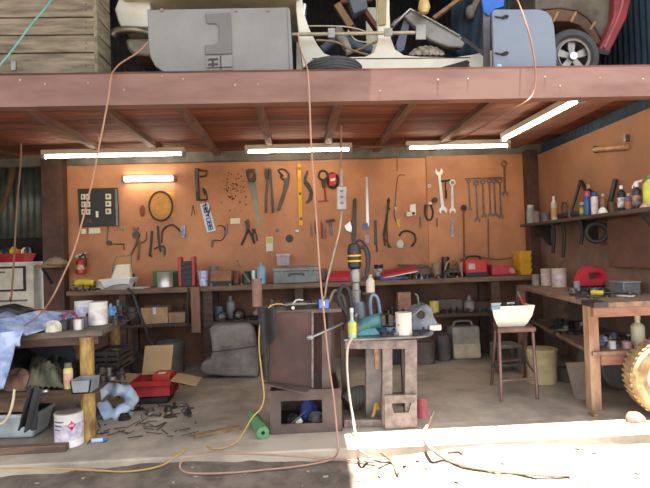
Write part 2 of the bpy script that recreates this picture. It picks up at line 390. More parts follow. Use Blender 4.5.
o = thing('plastic_bottle', 'pale grey tapered bottle lying inside car behind the pipe', 'bottle', at(344,50,4.15))
s = MB(); a, b = at(338,31,4.2), at(348.5,50,4.1); s.tube([a,(a*.6+b*.4),(a*.15+b*.85),b], .042, 14, k=4, r2=.03); s.build('bottle', M('grey_bottle', (150,146,136), .4), o)
s = MB(); s.ball(b, .026); s.build('cap', mWhite, o)
s = MB(); s.tube(T([(322,50),(340,38),(356,46),(372,50)], 4.3), .035, 10); tag(s.build('grey_cushion', M('slate_cloth', (92,104,122), .8), None), 'slate blue rolled cloth on floor of the white car', 'cloth')
for k, (pts, lab) in enumerate((([(316,40),(336,42),(352,50),(372,56)],'tan stick crossing low in the first car doorway'), ([(346,55),(360,49),(378,41)],'tan stick leaning over the other in the car doorway'))):
    s = MB(); s.tube(T(pts, 4.05+.04*k), .008, 6); tag(s.build('wooden_stick', M('tan_stick', (160,134,100), .7)), lab, 'stick')
s = MB(); s.tube(T([(306,26),(330,26),(348,27),(364,31),(372,38)], 4.12), .005, 6); s.tube(T([(348,30),(356,40),(372,43)], 4.12), .005, 6); tag(s.build('loose_wire', mCream), 'thin pale wire looping inside the white car', 'wire')
s = MB(); P = T([(377,-8),(387,-10),(386,24),(379,25)], 3.93); s.prism(P, (0,.03,0)); tag(s.build('trim_strip', M('tan_strip', (156,142,104), .6, scale=6)), 'tan trim strip standing along the white car door pillar', 'trim strip')
# silver bonnet panel, bent
o = thing('bent_fender', 'bent silver grey fender panel leaning inside second doorway', 'fender', at(430,50,4.3))
s = MB(); s.prism(T([(391,24),(394,20),(410,8.5),(413,10),(462,36.5),(466,42),(462,48),(448,47),(430,40),(410,22),(404,16),(393,28)], 4.2), (0,.05,0)); s.build('panel', M('fender_paint', (138,134,130), .4, .2, scale=5), o, bevel=.012)
s = MB(); s.tube(T([(393,26),(410,9),(430,19),(460,36)], 4.19), .008, 8, smooth=False); s.build('rolled_edge', mChrome, o)
s = MB(); s.prism(T([(396,45),(404,20),(410,22),(404,50),(398,53)], 4.24), (0,.04,0)); s.build('inner_flange', M('slate_paint', (98,104,122), .6), o)
s = MB(); p = at(424,5,4.1); s.lathe((p.x,4.1,p.z-.075), [(0,0),(.03,.01),(.05,.05),(.04,.1),(.02,.14),(.018,.2)], 14); tag(s.build('lamp_bulb', M('yellow_glass', (226,196,128), .3)), 'pale yellow bulb shaped lamp hanging above the silver fender', 'lamp')
# dark hose/cloth roll
s = MB(); random.seed(4)
s.grid(lambda u,v: at(409+36*u, 56-(9*math.sin(PI*u)**.6)*math.sin(PI*v)-1, 4.02+.2*v)+V((0,0,.004*math.sin(u*40+v*4))), 40, 8); tag(s.build('striped_cloth', M('striped_cloth', (178,164,142), .9, scale=16, stretch=(3,1,1), rgb2=(92,84,76)), solid=.006), 'crumpled striped cloth lying on sill under silver fender', 'cloth')
bar('timber_plank', 'dusty tan plank slanting up behind the yellow bulb', 'plank', at(432,20,4.40), at(478,-14,4.40), .09, .03, mTimber)
o = thing('hanging_jacket', 'dark blue jacket hanging behind blue tape near the right door', 'jacket', at(475,45,4.6))
s = MB(); s.grid(lambda u,v: at(452+42*u, -12+68*v, 4.6-.08*math.sin(PI*u))+V((0,.03*math.sin(u*17+v*3),0)), 30, 12); s.build('cloth', M('navy_cloth', (44,60,76), .9), o, solid=.01)
s = MB(); s.ball(at(470,12,4.45), .05, sx=.8, sz=1.2); s.tube(T([(470,14),(476,2),(480,-8)], 4.46), .03, 8); s.build('grey_glove', M('grey_glove', (128,120,112), .8), o)
s = MB(); s.prism(T([(481,-6),(504,-6),(504,6),(494,9),(489,15.5),(484,12)], 3.72), (0,.02,0)); tag(s.build('blue_rag', M('bright_blue', (54,112,206), .7)), 'bright blue rag hanging at top left of blue grey door', 'rag')
bar('steel_post', 'upright grey steel strip left of the blue grey door panel', 'post', at(487,72,3.75), at(486,-4,3.75), .05, .02, M('grey_strip', (106,104,106), .6))
bar('axle_beam', 'dark round bar poking out under fender beside the steel strip', 'bar', at(462,38,4.0), at(484,54,3.9), .03, .03, mDkSteel)
# blue grey door panel ----------------------------------------------------
Y = 3.58
o = thing('car_door_panel', 'pale blue grey door panel standing upright beside the car wheel', 'door panel', at(523,72,Y))
s = MB(); s.prism(T([(492,11),(495,9),(540,9),(547,11.5),(552,17),(554.5,26),(556.5,50),(557,74),(494,74)], Y), (0,.03,0)); s.build('panel', mBluGry, o, bevel=.008)
for y in (17.5, 54):
    s = MB(); s.tube(T([(495,y-1),(501,y),(506,y-2),(508,y-1),(506,y+.5),(502,y+1)], Y-.006), .006, 8); s.build('hinge_hook', mBlk, o)
s = MB(); p = at(499,66,Y); s.ball((p.x,Y-.004,p.z), .014, sx=1.4, sy=.5); s.build('reflector', M('pale_lens', (170,210,236), .2), o)
# wheel -------------------------------------------------------------------
Yw = 3.95
c = at(568.5, 62, Yw); R = px(28.5, Yw); c.z = DK+R+.002
o = thing('spare_wheel', 'black tyre with five spoke alloy rim on the deck by door panel', 'wheel', (c.x, Yw, DK))
s = tyre('', '', c, R, .17, (0,1,0), bore=.64); s.build('tyre', mRub, o)
s = MB(); s.torus((c.x,c.y-.06,c.z), R*.62, .012); s.torus((c.x,c.y-.075,c.z), R*.56, .007); s.lathe((c.x,c.y,c.z), [(R*.66,-.08),(R*.6,-.03),(R*.6,.06),(R*.66,.07)], 36, (0,1,0), caps=False); s.build('rim', mSteel, o)
for k in range(5):
    a = PI/2+2*PI*k/5
    d = V((math.cos(a),0,math.sin(a))); q = V((-math.sin(a),0,math.cos(a))); cc = V((c.x,c.y-.055,c.z))
    s = MB(); s.prism([cc+d*.02+q*.022, cc+d*R*.6+q*.034, cc+d*R*.6-q*.034, cc+d*.02-q*.022], (0,.03,0)); s.build('spoke', mSteel, o, bevel=.004)
s = MB(); s.lathe((c.x,c.y-.03,c.z), [(.0,-.055),(.03,-.05),(.034,-.03),(.034,0)], 16, (0,1,0)); s.build('hub_cap', mChrome, o)
# rusty second car: arch + red edge --------------------------------------
o = thing('rusty_car_body', 'rusty brown car body with wheel arch and red edge on the right', 'car', (at(590,60,4.2).x, 4.6, DK))
arch = [(545,10),(560,8.5),(575,11),(587,18),(596,30),(603,44),(594,44),(588,33),(580,25),(570,21.5),(556,21),(545,24)]
s = MB(); s.prism(T(arch, 4.06), (0,.20,0)); s.build('wheel_arch', M('arch_rust', (120,86,62), .75, scale=5, rgb2=(78,56,46)), o, bevel=.008)
for x0 in (553, 571, 590):
    s = MB(); s.tube(T([(x0,22 if x0<580 else 30),(x0+5,12 if x0<580 else 22)], 4.005), .009, 6, smooth=False); s.build('arch_seam', M('tan_seam', (166,132,88), .7), o)
s = MB(); s.prism(T([(535,-30),(535,10),(560,8),(577,10.5),(590,19),(606,45),(612,40),(620,10),(622,-30)], 4.06), (0,.5,0)); s.build('body_side', M('grey_rust', (104,96,84), .7, scale=5, rgb2=(70,62,54)), o, bevel=.01)
s = MB(); s.bx(at(540,40,4.3).x, at(612,40,4.3).x, 4.35, 5.0, DK, DK+.3); s.build('underbody', mBlk, o)
o2 = s
s = MB(); s.prism(T([(616,-30),(632,-30),(631,2),(627,18),(610,52),(599,49),(606,36),(614,16)], 3.98), (0,.08,0)); s.build('red_edge', M('red_edge', (150,52,58), .5, scale=6, rgb2=(110,42,44)), o, bevel=.012)
s = MB(); s.tube(T([(624,-20),(622,4),(617,20),(604,48)], 3.975), .012, 8); s.build('red_bead', M('red_bead', (176,92,92), .5), o)
s = MB(); s.prism(T([(597,48),(611,51),(608,55),(597,53)], 3.97), (0,.1,0)); s.build('end_cap', mBlk, o)
# teal rope ---------------------------------------------------------------
s = MB(); s.tube(T([(-20,84),(0,65),(14,48),(30,26),(47,6),(58,-10)], 3.45), .006, 6); tag(s.build('rope', M('teal_rope', (110,176,176), .6)), 'thin teal rope slanting in front of the timber crate', 'rope')
# ================================================================== things hung on the back wall
W = 5.998
mTool = M('dull_steel', (126,124,118), .4, .7, scale=14)
mToolD = M('oily_steel', (78,72,68), .45, .6, scale=14)
mToolB = M('bright_steel', (196,196,190), .3, .8, var=.15)
mBlackP = M('black_plastic', (34,33,34), .45, var=.2)
mWhiteP = M('white_plastic', (232,230,218), .4, var=.08)
mRedH = M('red_handle', (164,44,40), .5, var=.2)
mIvory = M('ivory_plastic', (226,216,184), .4, var=.08)
def WY(pts): return 5.986 if sum(p[0] for p in pts)/len(pts) > 432 else W
def wp(pts, t=.008, y=None):      # outline on the wall, given thickness, back face on the wall
    y = WY(pts) if y is None else (y+WY(pts)-W)
    return [V((p.x, y-t, p.z)) for p in T(pts, 6.0)], V((0, t, 0))
def wprism(s, pts, t=.008, y=None, holes=()):
    a, v = wp(pts, t, y); hs = [wp(h, t, y)[0] for h in holes]
    return s.prism(a, v, hs)
def wtube(s, pts, r=.006, y=None, **k):
    y = WY(pts)-r if y is None else (y+WY(pts)-W)
    return s.tube([V((p.x, y, p.z)) for p in T(pts, 6.0)], r, **k)
def circ(x, y, r, n=16, ry=None): return [(x+r*math.cos(2*PI*i/n), y+(ry or r)*math.sin(2*PI*i/n)) for i in range(n)]
def solo(name, label, cat, fn, mat, group=None, bevel=.001):
    s = MB(); fn(s); return tag(s.build(name, mat, bevel=bevel), label, cat, group)
def peg(x, y):   # small nail a tool hangs on
    pass
# spanners ---------------------------------------------------------------
def spanner(label, p, q, sw, hw, mat, ring=True, top_ring=False, group='spanners hanging on the wall'):
    """combination spanner from image point p (top) to q (bottom); sw half shaft, hw half head in px"""
    p, q = V((p[0],p[1],0)), V((q[0],q[1],0)); u = (q-p).normalized(); n = V((-u.y,u.x,0))
    def L(o, a, b): r = o+u*a+n*b; return (r.x, r.y)
    o = thing('spanner', label, 'spanner', (at(p.x,p.y,6).x, W, at(q.x,q.y,6).z), group)
    s = MB(); wprism(s, [L(p,hw*.7,-sw*.8),L(p,hw*.7,sw*.8),L(q,-hw*.7,sw*1.05),L(q,-hw*.7,-sw*1.05)], .008); s.build('shaft', mat, o, bevel=.0015)
    def jaw(c, sg):
        pts = []
        for k in range(13):
            a = math.radians(35+ (290*k/12)); pts.append(L(c, sg*hw*math.cos(a), hw*math.sin(a)))
        pts += [L(c, sg*hw*.1, -hw*.42), L(c, -sg*hw*.12, 0), L(c, sg*hw*.1, hw*.42)]
        s = MB(); wprism(s, pts, .011); s.build('open_jaw', mat, o, bevel=.001)
    def rng(c):
        s = MB(); wprism(s, circ(c.x,c.y,hw), .013, holes=[circ(c.x,c.y,hw*.55,12)]); s.build('ring_end', mat, o, bevel=.001)
    jaw(q, 1)
    if top_ring: rng(p)
    else: jaw(p, -1)
    return o
spanner('largest bright open ended spanner, right of the small shackle', (438.5,172), (442.5,210.5), 1.5, 3.9, mToolB)
spanner('bright upright spanner hanging just above the short blue grey spanner', (451.8,183), (452,211), 1.3, 3.2, mToolB, top_ring=True)
spanner('short blue grey spanner hanging lowest below another bright spanner', (452,220), (452,237), 1.2, 1.8, M('blue_steel', (150,160,176), .35, .6))
spanner('bright medium spanner with dark loop under its lower jaw', (429,186), (430,204), 1.0, 1.8, mToolB, top_ring=True)
for x, a, b, hw, lab in ((468,181,209,2.0,'thin spanner starting the row of six from the left'), (475.5,183,220,3.0,'longest spanner second from left in the row of six'), (482,182,216,2.6,'third spanner from the left in the row of six'),
                  (488.5,181,215,2.6,'fourth spanner from the left in the row of six'), (493.5,181,215,2.3,'fifth spanner from the left in the row of six'), (499,181,217,2.6,'last spanner at right end of the row of six')):
    spanner(lab, (x,a), (x+1.5,b), .9, hw, mTool, top_ring=True)
spanner('rusty adjustable spanner hanging alone at top right of board', (503.5,164), (504.5,194), 1.2, 3.2, M('rusty_steel', (140,108,84), .6, .4), top_ring=True)
# rack pegs for the row
s = MB(); wtube(s, [(464,179),(502,178)], .004, y=W-.02, smooth=False); wtube(s, [(465,179),(465,180)], .004, smooth=False)
struct(s.build('trim_hook_rail', mToolD))
# left group --------------------------------------------------------------
# switch board
o = thing('switch_board', 'black electrical board with cream light switches on orange wall', 'switch board', at(98,207,6.0))
s = MB(); wprism(s, [(78.5,189),(118,188),(119.5,226),(80.5,227)], .03); s.build('board', M('black_board', (40,37,36), .5), o, bevel=.004)
s = MB(); wprism(s, [(116,189.5),(118,189.3),(119.4,225.5),(117.4,225.7)], .036); s.build('edge_strip', mTool, o)
for x, y in ((82.5,194.5),(83,202),(83,209.5)):
    for dx in (0,4.6):
        s = MB(); wprism(s, [(x+dx,y),(x+dx+3.9,y),(x+dx+3.9,y+5.4),(x+dx,y+5.4)], .042); r = s.build('switch', mIvory, o, bevel=.002)
        s = MB(); wprism(s, [(x+dx+1.2,y+1.4),(x+dx+2.7,y+1.4),(x+dx+2.7,y+4),(x+dx+1.2,y+4)], .047); s.build('rocker', M('rocker_grey', (120,110,92), .5), r)
for y in (194.3,201.5,209):
    s = MB(); wprism(s, [(106.8,y),(112,y-.1),(112.2,y+5.3),(107,y+5.4)], .042); r = s.build('switch', mIvory, o, bevel=.002)
    s = MB(); wprism(s, [(108.2,y+1.4),(110.7,y+1.4),(110.7,y+3.8),(108.2,y+3.8)], .047); s.build('rocker', M('rocker_grey', (120,110,92), .5), r)
s = MB(); wprism(s, [(97.2,211.5),(99.4,211.5),(99.6,217.5),(97.4,217.5)], .042); s.build('indicator', mWhiteP, o)
s = MB(); wprism(s, [(87,219),(93,218.8),(93,223),(87,223)], .036); s.build('label_patch', M('maroon_label', (96,58,50), .6), o)
solo('double_socket', 'white double wall socket below the black switch board', 'socket', lambda s: wprism(s, [(90,228.5),(101.5,228),(101.5,233.5),(90,234)], .03), mIvory)
solo('small_switch', 'single cream socket left of white double socket', 'socket', lambda s: wprism(s, [(82.5,229),(87,229),(87,234),(82.5,234)], .03), mIvory)
solo('round_button', 'small pale round button right of the double socket', 'button', lambda s: wprism(s, circ(122.5,230,1.6), .02), mTool)
solo('thin_cable', 'thin dark cable from the switch board to black plug', 'cable', lambda s: (wtube(s, [(108.5,222),(108,232),(107,242)], .004), wprism(s, circ(109.5,243,2.4), .03)), mToolD, bevel=0)
solo('clothes_hook', 'dark bracket hook above the white plastic chair', 'hook', lambda s: wtube(s, [(113,244),(124,244),(124.5,250)], .007, smooth=False), mToolD, bevel=0)
# wire ring + paper patch behind it
solo('paper_sheet', 'faded yellow paper square on wall behind the wire ring', 'paper', lambda s: wprism(s, [(147,192.5),(175,191.5),(175.5,217),(147.5,218)], .002), M('old_paper', (206,146,74), .8), bevel=0)
solo('wire_ring', 'coiled dark wire ring hanging below the short tube light', 'ring', lambda s: s.torus((at(161,206,6).x, W-.012, at(161,206,6).z), px(11.3,6), .010, sx=1.0, sy=1.28, n=36), mToolD, bevel=0)
solo('oval_pad', 'small brown oval stain pad left of the wire ring', 'pad', lambda s: wprism(s, circ(142.5,211,3,14,6), .003), M('brown_pad', (140,70,40), .8), bevel=0)
# pincers/tongs
o = thing('tongs', 'rusty long handled tongs hanging left above the back bench', 'tongs', at(138,250,6))
for pts in ([(133.5,227),(138,234),(137,243),(130.5,256)], [(139,227.5),(135,235),(139.5,243),(138,260)]):
    s = MB(); wtube(s, pts, .012, y=W-.014); s.build('jaw_handle', M('rust_steel', (132,104,86), .55, .4), o)
s = MB(); wprism(s, circ(136.6,235,3.6), .034); s.build('pivot', mToolD, o)
solo('hook_bar', 'black bent bar hook between the tongs and curved hose', 'hook', lambda s: wtube(s, [(152.3,231),(151.5,243),(150,256),(152.5,256)], .014, smooth=False), mToolD)
solo('hook_bar', 'black bar with pronged end just left of curved hose', 'hook', lambda s: (wtube(s, [(158,226),(159,240),(161,252)], .012), wtube(s, [(154.5,249),(159,247),(164.5,247),(165,255)], .009)), mToolD)
solo('wire_hook', 'thin dark wire hook beside the tongs upper jaws', 'hook', lambda s: wtube(s, [(147,232),(146,240),(141,243)], .006), mToolD, bevel=0)
o = thing('curved_hose', 'dark arched hose with pale blue tag above the workbench', 'hose', at(172,240,6))
s = MB(); wtube(s, [(162,243),(162.5,232),(167,226.5),(173,225),(178,228.5),(182,233)], .010); s.build('hose', mToolD, o)
s = MB(); wprism(s, [(180.5,227),(185.5,225),(186,237),(181,238)], .02); s.build('tag', M('pale_blue_tag', (174,182,206), .5, scale=24, rgb2=(90,96,124)), o)
solo('steel_rod', 'short grey rod below the left end of curved hose', 'rod', lambda s: wtube(s, [(163.5,245),(164,257)], .007, smooth=False), mTool, bevel=0)
# caulking gun
o = thing('caulking_gun', 'dark metal caulking gun hanging above the number plate', 'caulking gun', at(201,201,6))
s = MB(); wprism(s, [(195,169),(198.5,168),(200,199.5),(196.5,201)], .03); s.build('cradle', mToolD, o, bevel=.004)
s = MB(); wtube(s, [(196.5,170),(207,171.5),(206,176),(200,177)], .010, smooth=False); s.build('frame_end', mToolD, o)
s = MB(); wtube(s, [(207.5,200),(206,192),(203,188.5),(205,195)], .008); wtube(s, [(197,200),(207,200)], .010, smooth=False); s.build('trigger', mToolD, o)
s = MB(); wtube(s, [(197.3,180),(198,192)], .008, y=W-.035, smooth=False); s.build('plunger_rod', mTool, o)
# number plate
o = thing('number_plate', 'white vehicle number plate with blue characters hanging slanted', 'number plate', at(208,217,6))
s = MB(); wprism(s, [(200,204),(208.5,202.3),(216,230.5),(207,232.5)], .006); s.build('plate', M('plate_white', (206,216,226), .4, var=.1), o, bevel=.002)
pa, pb = V((204.3,203.2,0)), V((211.5,231.4,0)); u = (pb-pa); u.normalize(); nn = V((-u.y,u.x,0))
def glyph(c, strokes, w_=1.9, h_=2.0):
    s = MB()
    for st in strokes:
        P = [c + nn*(-(gx-.5)*h_*2) + u*((gy-.5)*w_*2*.8) for gx, gy in [(b_, a_) for a_, b_ in st]]
        s.tube([V((q.x, W-.0075, q.z)) for q in T([(p.x,p.y) for p in P], 6.0)], .0062, 6, smooth=False)
    return s
seg = {'0':[[(0,0),(1,0),(1,1),(0,1),(0,0)]], '5':[[(1,1),(0,1),(0,.5),(1,.5),(1,0),(0,0)]], '8':[[(0,0),(1,0),(1,1),(0,1),(0,0)],[(0,.5),(1,.5)]], 'V':[[(0,1),(.5,0),(1,1),(.5,.6),(0,1)],[(.3,.8),(.7,.8)]], 'U':[[(0,1),(0,0),(1,0),(1,1)]], 'A':[[(0,0),(.5,1),(1,0)],[(.2,.4),(.8,.4)]], 'W':[[(0,1),(.25,0),(.5,.7),(.75,0),(1,1)]]}
for k, (d_, g) in enumerate(((3.5,'0'),(7.8,'8'),(12.6,'V'),(17.2,'0'),(21.4,'8'),(25.6,'8'))):
    glyph(pa+u*d_, seg[g]).build('character', M('plate_blue', (44,66,124), .5), o)
solo('clip_hook', 'dark hook tool dangling over the top of number plate', 'hook', lambda s: wtube(s, [(206,203),(205.5,208),(209,213),(210.5,207)], .006, y=W-.02), mToolD, bevel=0)
solo('compass_dividers', 'small steel dividers hanging left of the number plate', 'dividers', lambda s: (wtube(s, [(193,205),(191.5,216)], .004, smooth=False), wtube(s, [(193,205),(195,215)], .004, smooth=False)), mToolD, bevel=0)
o = thing('brace_tool', 'bent crank brace tool hanging right of the number plate', 'brace', at(222,240,6))
s = MB(); wtube(s, [(217.5,226),(223,226),(225.5,233),(222,240),(214,240)], .006); s.build('crank', mToolD, o)
s = MB(); wtube(s, [(227,224),(226.5,235)], .012, smooth=False); wtube(s, [(213,240),(211.5,247.5)], .012, smooth=False); s.build('grips', mTool, o)
solo('board_label', 'cream rectangular label on the board left of the handsaw', 'label', lambda s: wprism(s, [(230.5,218.5),(240,218),(240,223.5),(230.5,224)], .006), mIvory)
# rusty speckle screws (a patch of nails)
random.seed(21)
s = MB()
for k in range(70):
    x = random.gauss(235,6.5); y = random.gauss(190,9)
    p = at(x, y, 6); s.box((p.x, W-.002, p.z), (random.uniform(.006,.018), .005, random.uniform(.008,.022)), ry=random.uniform(-.6,.6))
o = s.build('flaked_paint', M('flake_brown', (112,64,36), .8), None); tag(o, 'patch of dark paint flakes on board left of the handsaw', 'paint flakes', kind='stuff')
# handsaw
o = thing('hand_saw', 'handsaw with dark wooden handle hanging point down on board', 'saw', at(254,200,6))
s = MB(); wprism(s, [(247.5,180),(255.5,178.5),(260.7,224.5),(258.2,226.5)], .004); s.build('blade', M('saw_blade', (134,130,112), .35, .6, scale=7), o)
s = MB(); wprism(s, [(246,170.5),(250,169),(254.5,169.5),(256.5,179),(254,182),(248.5,182),(246.5,176)], .026, holes=[[(249,173),(252.5,172.5),(253.5,177),(250,178.5)]]); s.build('handle', M('dark_wood', (70,44,30), .5), o, bevel=.003)
# bolt cutters
o = thing('bolt_cutters', 'long grey bolt cutters hanging closed between handsaw and crimper', 'bolt cutters', at(270,190,6))
for a in (-1,1):
    s = MB(); wtube(s, [(269.3+a*1.5,178),(269.3+a*2.8,196),(269.6+a*3.6,213)], .013); s.build('handle', M('grey_blue_handle', (92,92,98), .5), o)
    s = MB(); wprism(s, [(268.3+a*.3,179),(268.3+a*3,178),(268+a*3.4,170),(268+a*1.6,167.5),(268.2+a*.3,169)], .028); s.build('jaw', mToolD, o, bevel=.003)
# crimper
o = thing('strap_wrench', 'looped strap wrench hanging right of the bolt cutters', 'wrench', at(283,190,6))
s = MB(); wtube(s, [(283,176),(279,172),(279.5,169.5),(284,169.5),(288.5,174),(288,180),(283,179.5),(280.5,176)], .010, closed=True); s.build('strap', mToolD, o)
s = MB(); wprism(s, [(285,178),(290,178),(288.5,186),(280,210.5),(276.7,210),(283,190)], .022); s.build('handle', M('olive_steel', (96,92,84), .5, .4), o, bevel=.004)
# yellow level
o = thing('spirit_level', 'long yellow spirit level hanging upright mid board', 'level', at(300,195,6))
s = MB(); wprism(s, [(297,164.3),(301,164),(303,225.5),(298.8,225.8)], .022); s.build('body', M('level_yellow', (232,172,36), .45, var=.15), o, bevel=.003)
for y in (169,194,219):
    s = MB(); wprism(s, [(298.2+(y-169)*.034,y-1.3),(300.6+(y-169)*.034,y-1.3),(300.6+(y-169)*.034,y+1.3),(298.2+(y-169)*.034,y+1.3)], .024); s.build('vial', M('vial_dark', (96,76,30), .3), o)
# curved pry bar
solo('curved_lever', 'dark S shaped pry lever hanging right of the yellow level', 'lever', lambda s: wprism(s, [(307,170.5),(308.5,170.8),(306.5,180),(311,186),(313,193),(312,200),(307,203.8),(305.2,203),(308.8,198),(309.5,193),(307.5,188.5),(303.5,184),(304,177)], .012), mToolD)
# pipe cutter red
o = thing('pipe_wrench', 'round jawed wrench with thin red handle beside tape roll', 'wrench', at(323,188,6))
s = MB(); s.torus((at(323,175.5,6).x, W-.012, at(323,175.5,6).z), px(4.4,6), .013, sy=1.05); s.build('round_jaw', mToolD, o)
s = MB(); wprism(s, [(320.5,180),(325.5,180),(325.5,188),(322,188)], .024); s.build('neck', mToolD, o, bevel=.002)
s = MB(); wtube(s, [(324.5,188),(325.6,200.8)], .010, smooth=False); wtube(s, [(318,201.5),(328.5,200.8)], .006, smooth=False); s.build('handle', mRedH, o)
# coiled strap with red label
o = thing('coiled_cable', 'coil of black cable with red label hanging on board', 'cable coil', at(333,181,6))
s = MB()
for k, (dx, sy_) in enumerate(((0,1.35),(.6,1.28),(-.6,1.42))): s.torus((at(333+dx,181,6).x, W-.012-.007*k, at(333,181,6).z), px(5.4,6), .011, sx=.95, sy=sy_, n=32)
s.build('coil', mBlackP, o)
s = MB(); wprism(s, [(328.6,175),(336,173.5),(335.6,184),(329.5,187)], .043); s.build('red_label', M('label_red', (210,44,40), .5, var=.1), o)
s = MB(); wprism(s, [(330,179.4),(335,178.4),(334.8,181),(330.2,182)], .045); s.build('label_band', mIvory, o)
# small hanging items below
o = thing('pliers', 'long black pliers hanging open left of small knob row', 'pliers', at(249,235,6))
for pts in ([(246,221),(247.5,230),(245,238),(241.5,245)], [(248.5,221),(248,228),(252,236),(254.5,243)]):
    s = MB(); wtube(s, pts, .012, y=W-.016); s.build('handle', mBlackP, o)
s = MB(); wprism(s, [(246,226),(247,220),(248.7,219.5),(250.2,226),(248.3,230)], .03); s.build('jaws', mToolD, o)
o = thing('pliers', 'short dark pliers hanging beside the long black pliers', 'pliers', at(255,235,6))
s = MB(); wtube(s, [(252,229),(256,234),(257.5,241)], .009); wtube(s, [(255.5,229),(253,235),(254.5,244)], .009); s.build('handles', mToolD, o)
def knob(x, y, label, mat):
    s = MB(); p = at(x,y,6); s.lathe((p.x, W, p.z), [(.022,0),(.022,-.012),(.012,-.016),(.012,-.03),(0,-.032)], 14, (0,1,0)); tag(s.build('coat_peg', mat), label, 'peg', None)
knob(277.5,230.5,'dull steel peg on board above the hanging card pack', mTool); knob(297,231,'bright steel peg on board under the yellow level', mToolB)
o = thing('card_pack', 'small yellow and white card pack hanging on the board', 'card pack', at(269,244,6))
s = MB(); wprism(s, [(266,237),(273,236.5),(273,251),(266.3,251.5)], .012); s.build('card', M('pack_card', (210,206,196), .6, var=.1), o)
s = MB(); wprism(s, [(266.5,238),(272.5,237.6),(272.5,243),(266.8,243.5)], .016); s.build('yellow_panel', M('pack_yellow', (206,196,96), .6), o)
s = MB(); p = at(289.5,238.5,6); s.lathe((p.x,W,p.z), [(.045,0),(.045,-.012),(.03,-.014),(.026,-.022),(.008,-.022),(.008,0)], 16, (0,1,0)); tag(s.build('metal_gear', mToolD), 'dark round gear wheel on board right of the card pack', 'gear')
o = thing('claw_hammer', 'small hammer hanging head up under the tape coil', 'hammer', at(331,230,6))
s = MB(); wprism(s, [(325.5,220.5),(334,218.6),(335.5,221.5),(326,223.2)], .028); s.build('head', mToolD, o, bevel=.003)
s = MB(); wtube(s, [(330.5,222),(331.3,235.5)], .012, smooth=False); s.build('handle', mTool, o)
for x, a, b, m, lab in ((311,227,237.5,mTool,'short steel punch hanging just right of the dark gear wheel'),(315.5,221,234,mToolD,'dark round file hanging left of the pale cord'),(321.5,223,239,mRedH,'rusty screwdriver hanging left of the small hammer'),(325,228,240,mTool,'thin steel chisel hanging just left of hammer handle')):
    s = MB(); wtube(s, [(x,a),(x+.6,b)], .010, smooth=False); o = thing('hand_punch', lab, 'punch', at(x,b,6)); s.build('grip', m, o)
    s = MB(); wtube(s, [(x-.2,a-4),(x,a)], .005, smooth=False); s.build('blade', mTool, o)
# vertical tools to the right of the inline switch
solo('pry_bar', 'long dark pry bar hanging right of the switch box', 'bar', lambda s: (wprism(s, [(353,199),(356,198.5),(356,236),(354.3,246),(351.5,240)], .02)), mToolD)
o = thing('steel_ruler', 'long thin bright steel rule with blue end on board', 'rule', at(366,200,6))
s = MB(); wprism(s, [(365.5,177),(367.8,177),(369,226),(366.2,226)], .005); s.build('blade', mToolB, o)
s = MB(); wprism(s, [(362,224),(367.5,223),(368,229),(362.5,230)], .02); s.build('clip', M('clip_blue', (96,126,176), .5), o)
s = MB(); wprism(s, [(364.5,235.5),(369,235),(369,243),(365,243)], .012); tag(s.build('tag_card', M('pink_card', (206,170,186), .6, scale=24, rgb2=(150,110,140))), 'small pale pink card under the bright steel rule', 'card')
solo('round_file', 'dark narrow file hanging between steel rule and chain', 'file', lambda s: (wprism(s, [(374,220.5),(376.5,220),(377.3,245),(374.3,245)], .012), wtube(s, [(376.5,245),(377,252)], .008, smooth=False)), mToolD)
o = thing('cable_bundle', 'frayed dark bundle of ties hanging on board', 'cable bundle', at(386,225,6))
for k, pts in enumerate(([(388.5,198),(387,215),(384,238),(385,246)], [(389,200),(386,220),(383,236)], [(387.5,210),(386.5,228),(388,248)], [(384,238),(387,243),(391,248)],[(387,200),(388,206),(389.5,210)])):
    s = MB(); wtube(s, pts, .010 if k < 2 else .007, y=W-.014-.004*k); s.build('tie', mToolD, o)
o = thing('wire_loop', 'round loop of wire with pale bottle cap hanging low', 'wire', at(406,240,6))
s = MB(); wtube(s, [(399,236),(402,232),(408,231),(414,234.5),(415,241),(411,246.5)], .012); s.build('loop', mToolD, o)
s = MB(); wprism(s, circ(399.5,244,3.6,14,4.4), .035); s.build('cap', M('pale_cap', (196,196,190), .4), o, bevel=.004)
s = MB(); wtube(s, [(402.5,247),(405.5,248)], .006, smooth=False); s.build('pin', mToolB, o)
o = thing('thin_wire', 'thin dark wire running up the board beside the switches', 'wire', at(396,200,6))
s = MB(); wtube(s, [(405,175),(398.5,176),(396.5,186),(395,204),(394,214),(396,222)], .004); s.build('wire', mToolD, o)
s = MB(); wtube(s, [(395,207),(395.3,210)], .010, smooth=False); s.build('connector', mIvory, o)
s = MB(); wprism(s, [(396.5,219.5),(399.5,219),(399.6,227),(398,227),(396.4,223)], .016); s.build('clip', mYel, o)
o = thing('power_outlet', 'white wall socket cluster with plugs left of the shackle', 'socket', at(411,210,6))
s = MB(); wprism(s, [(409.5,205),(415.3,204),(415.6,215),(409.8,216)], .022); s.build('switch_plate', mWhiteP, o, bevel=.003)
s = MB(); wprism(s, [(406,212),(411,212),(411,216.5),(406,216.7)], .035); s.build('plug', mIvory, o, bevel=.003)
s = MB(); wprism(s, circ(413,213.5,1.5), .03); s.build('knob', M('knob_dark', (70,64,60), .5), o)
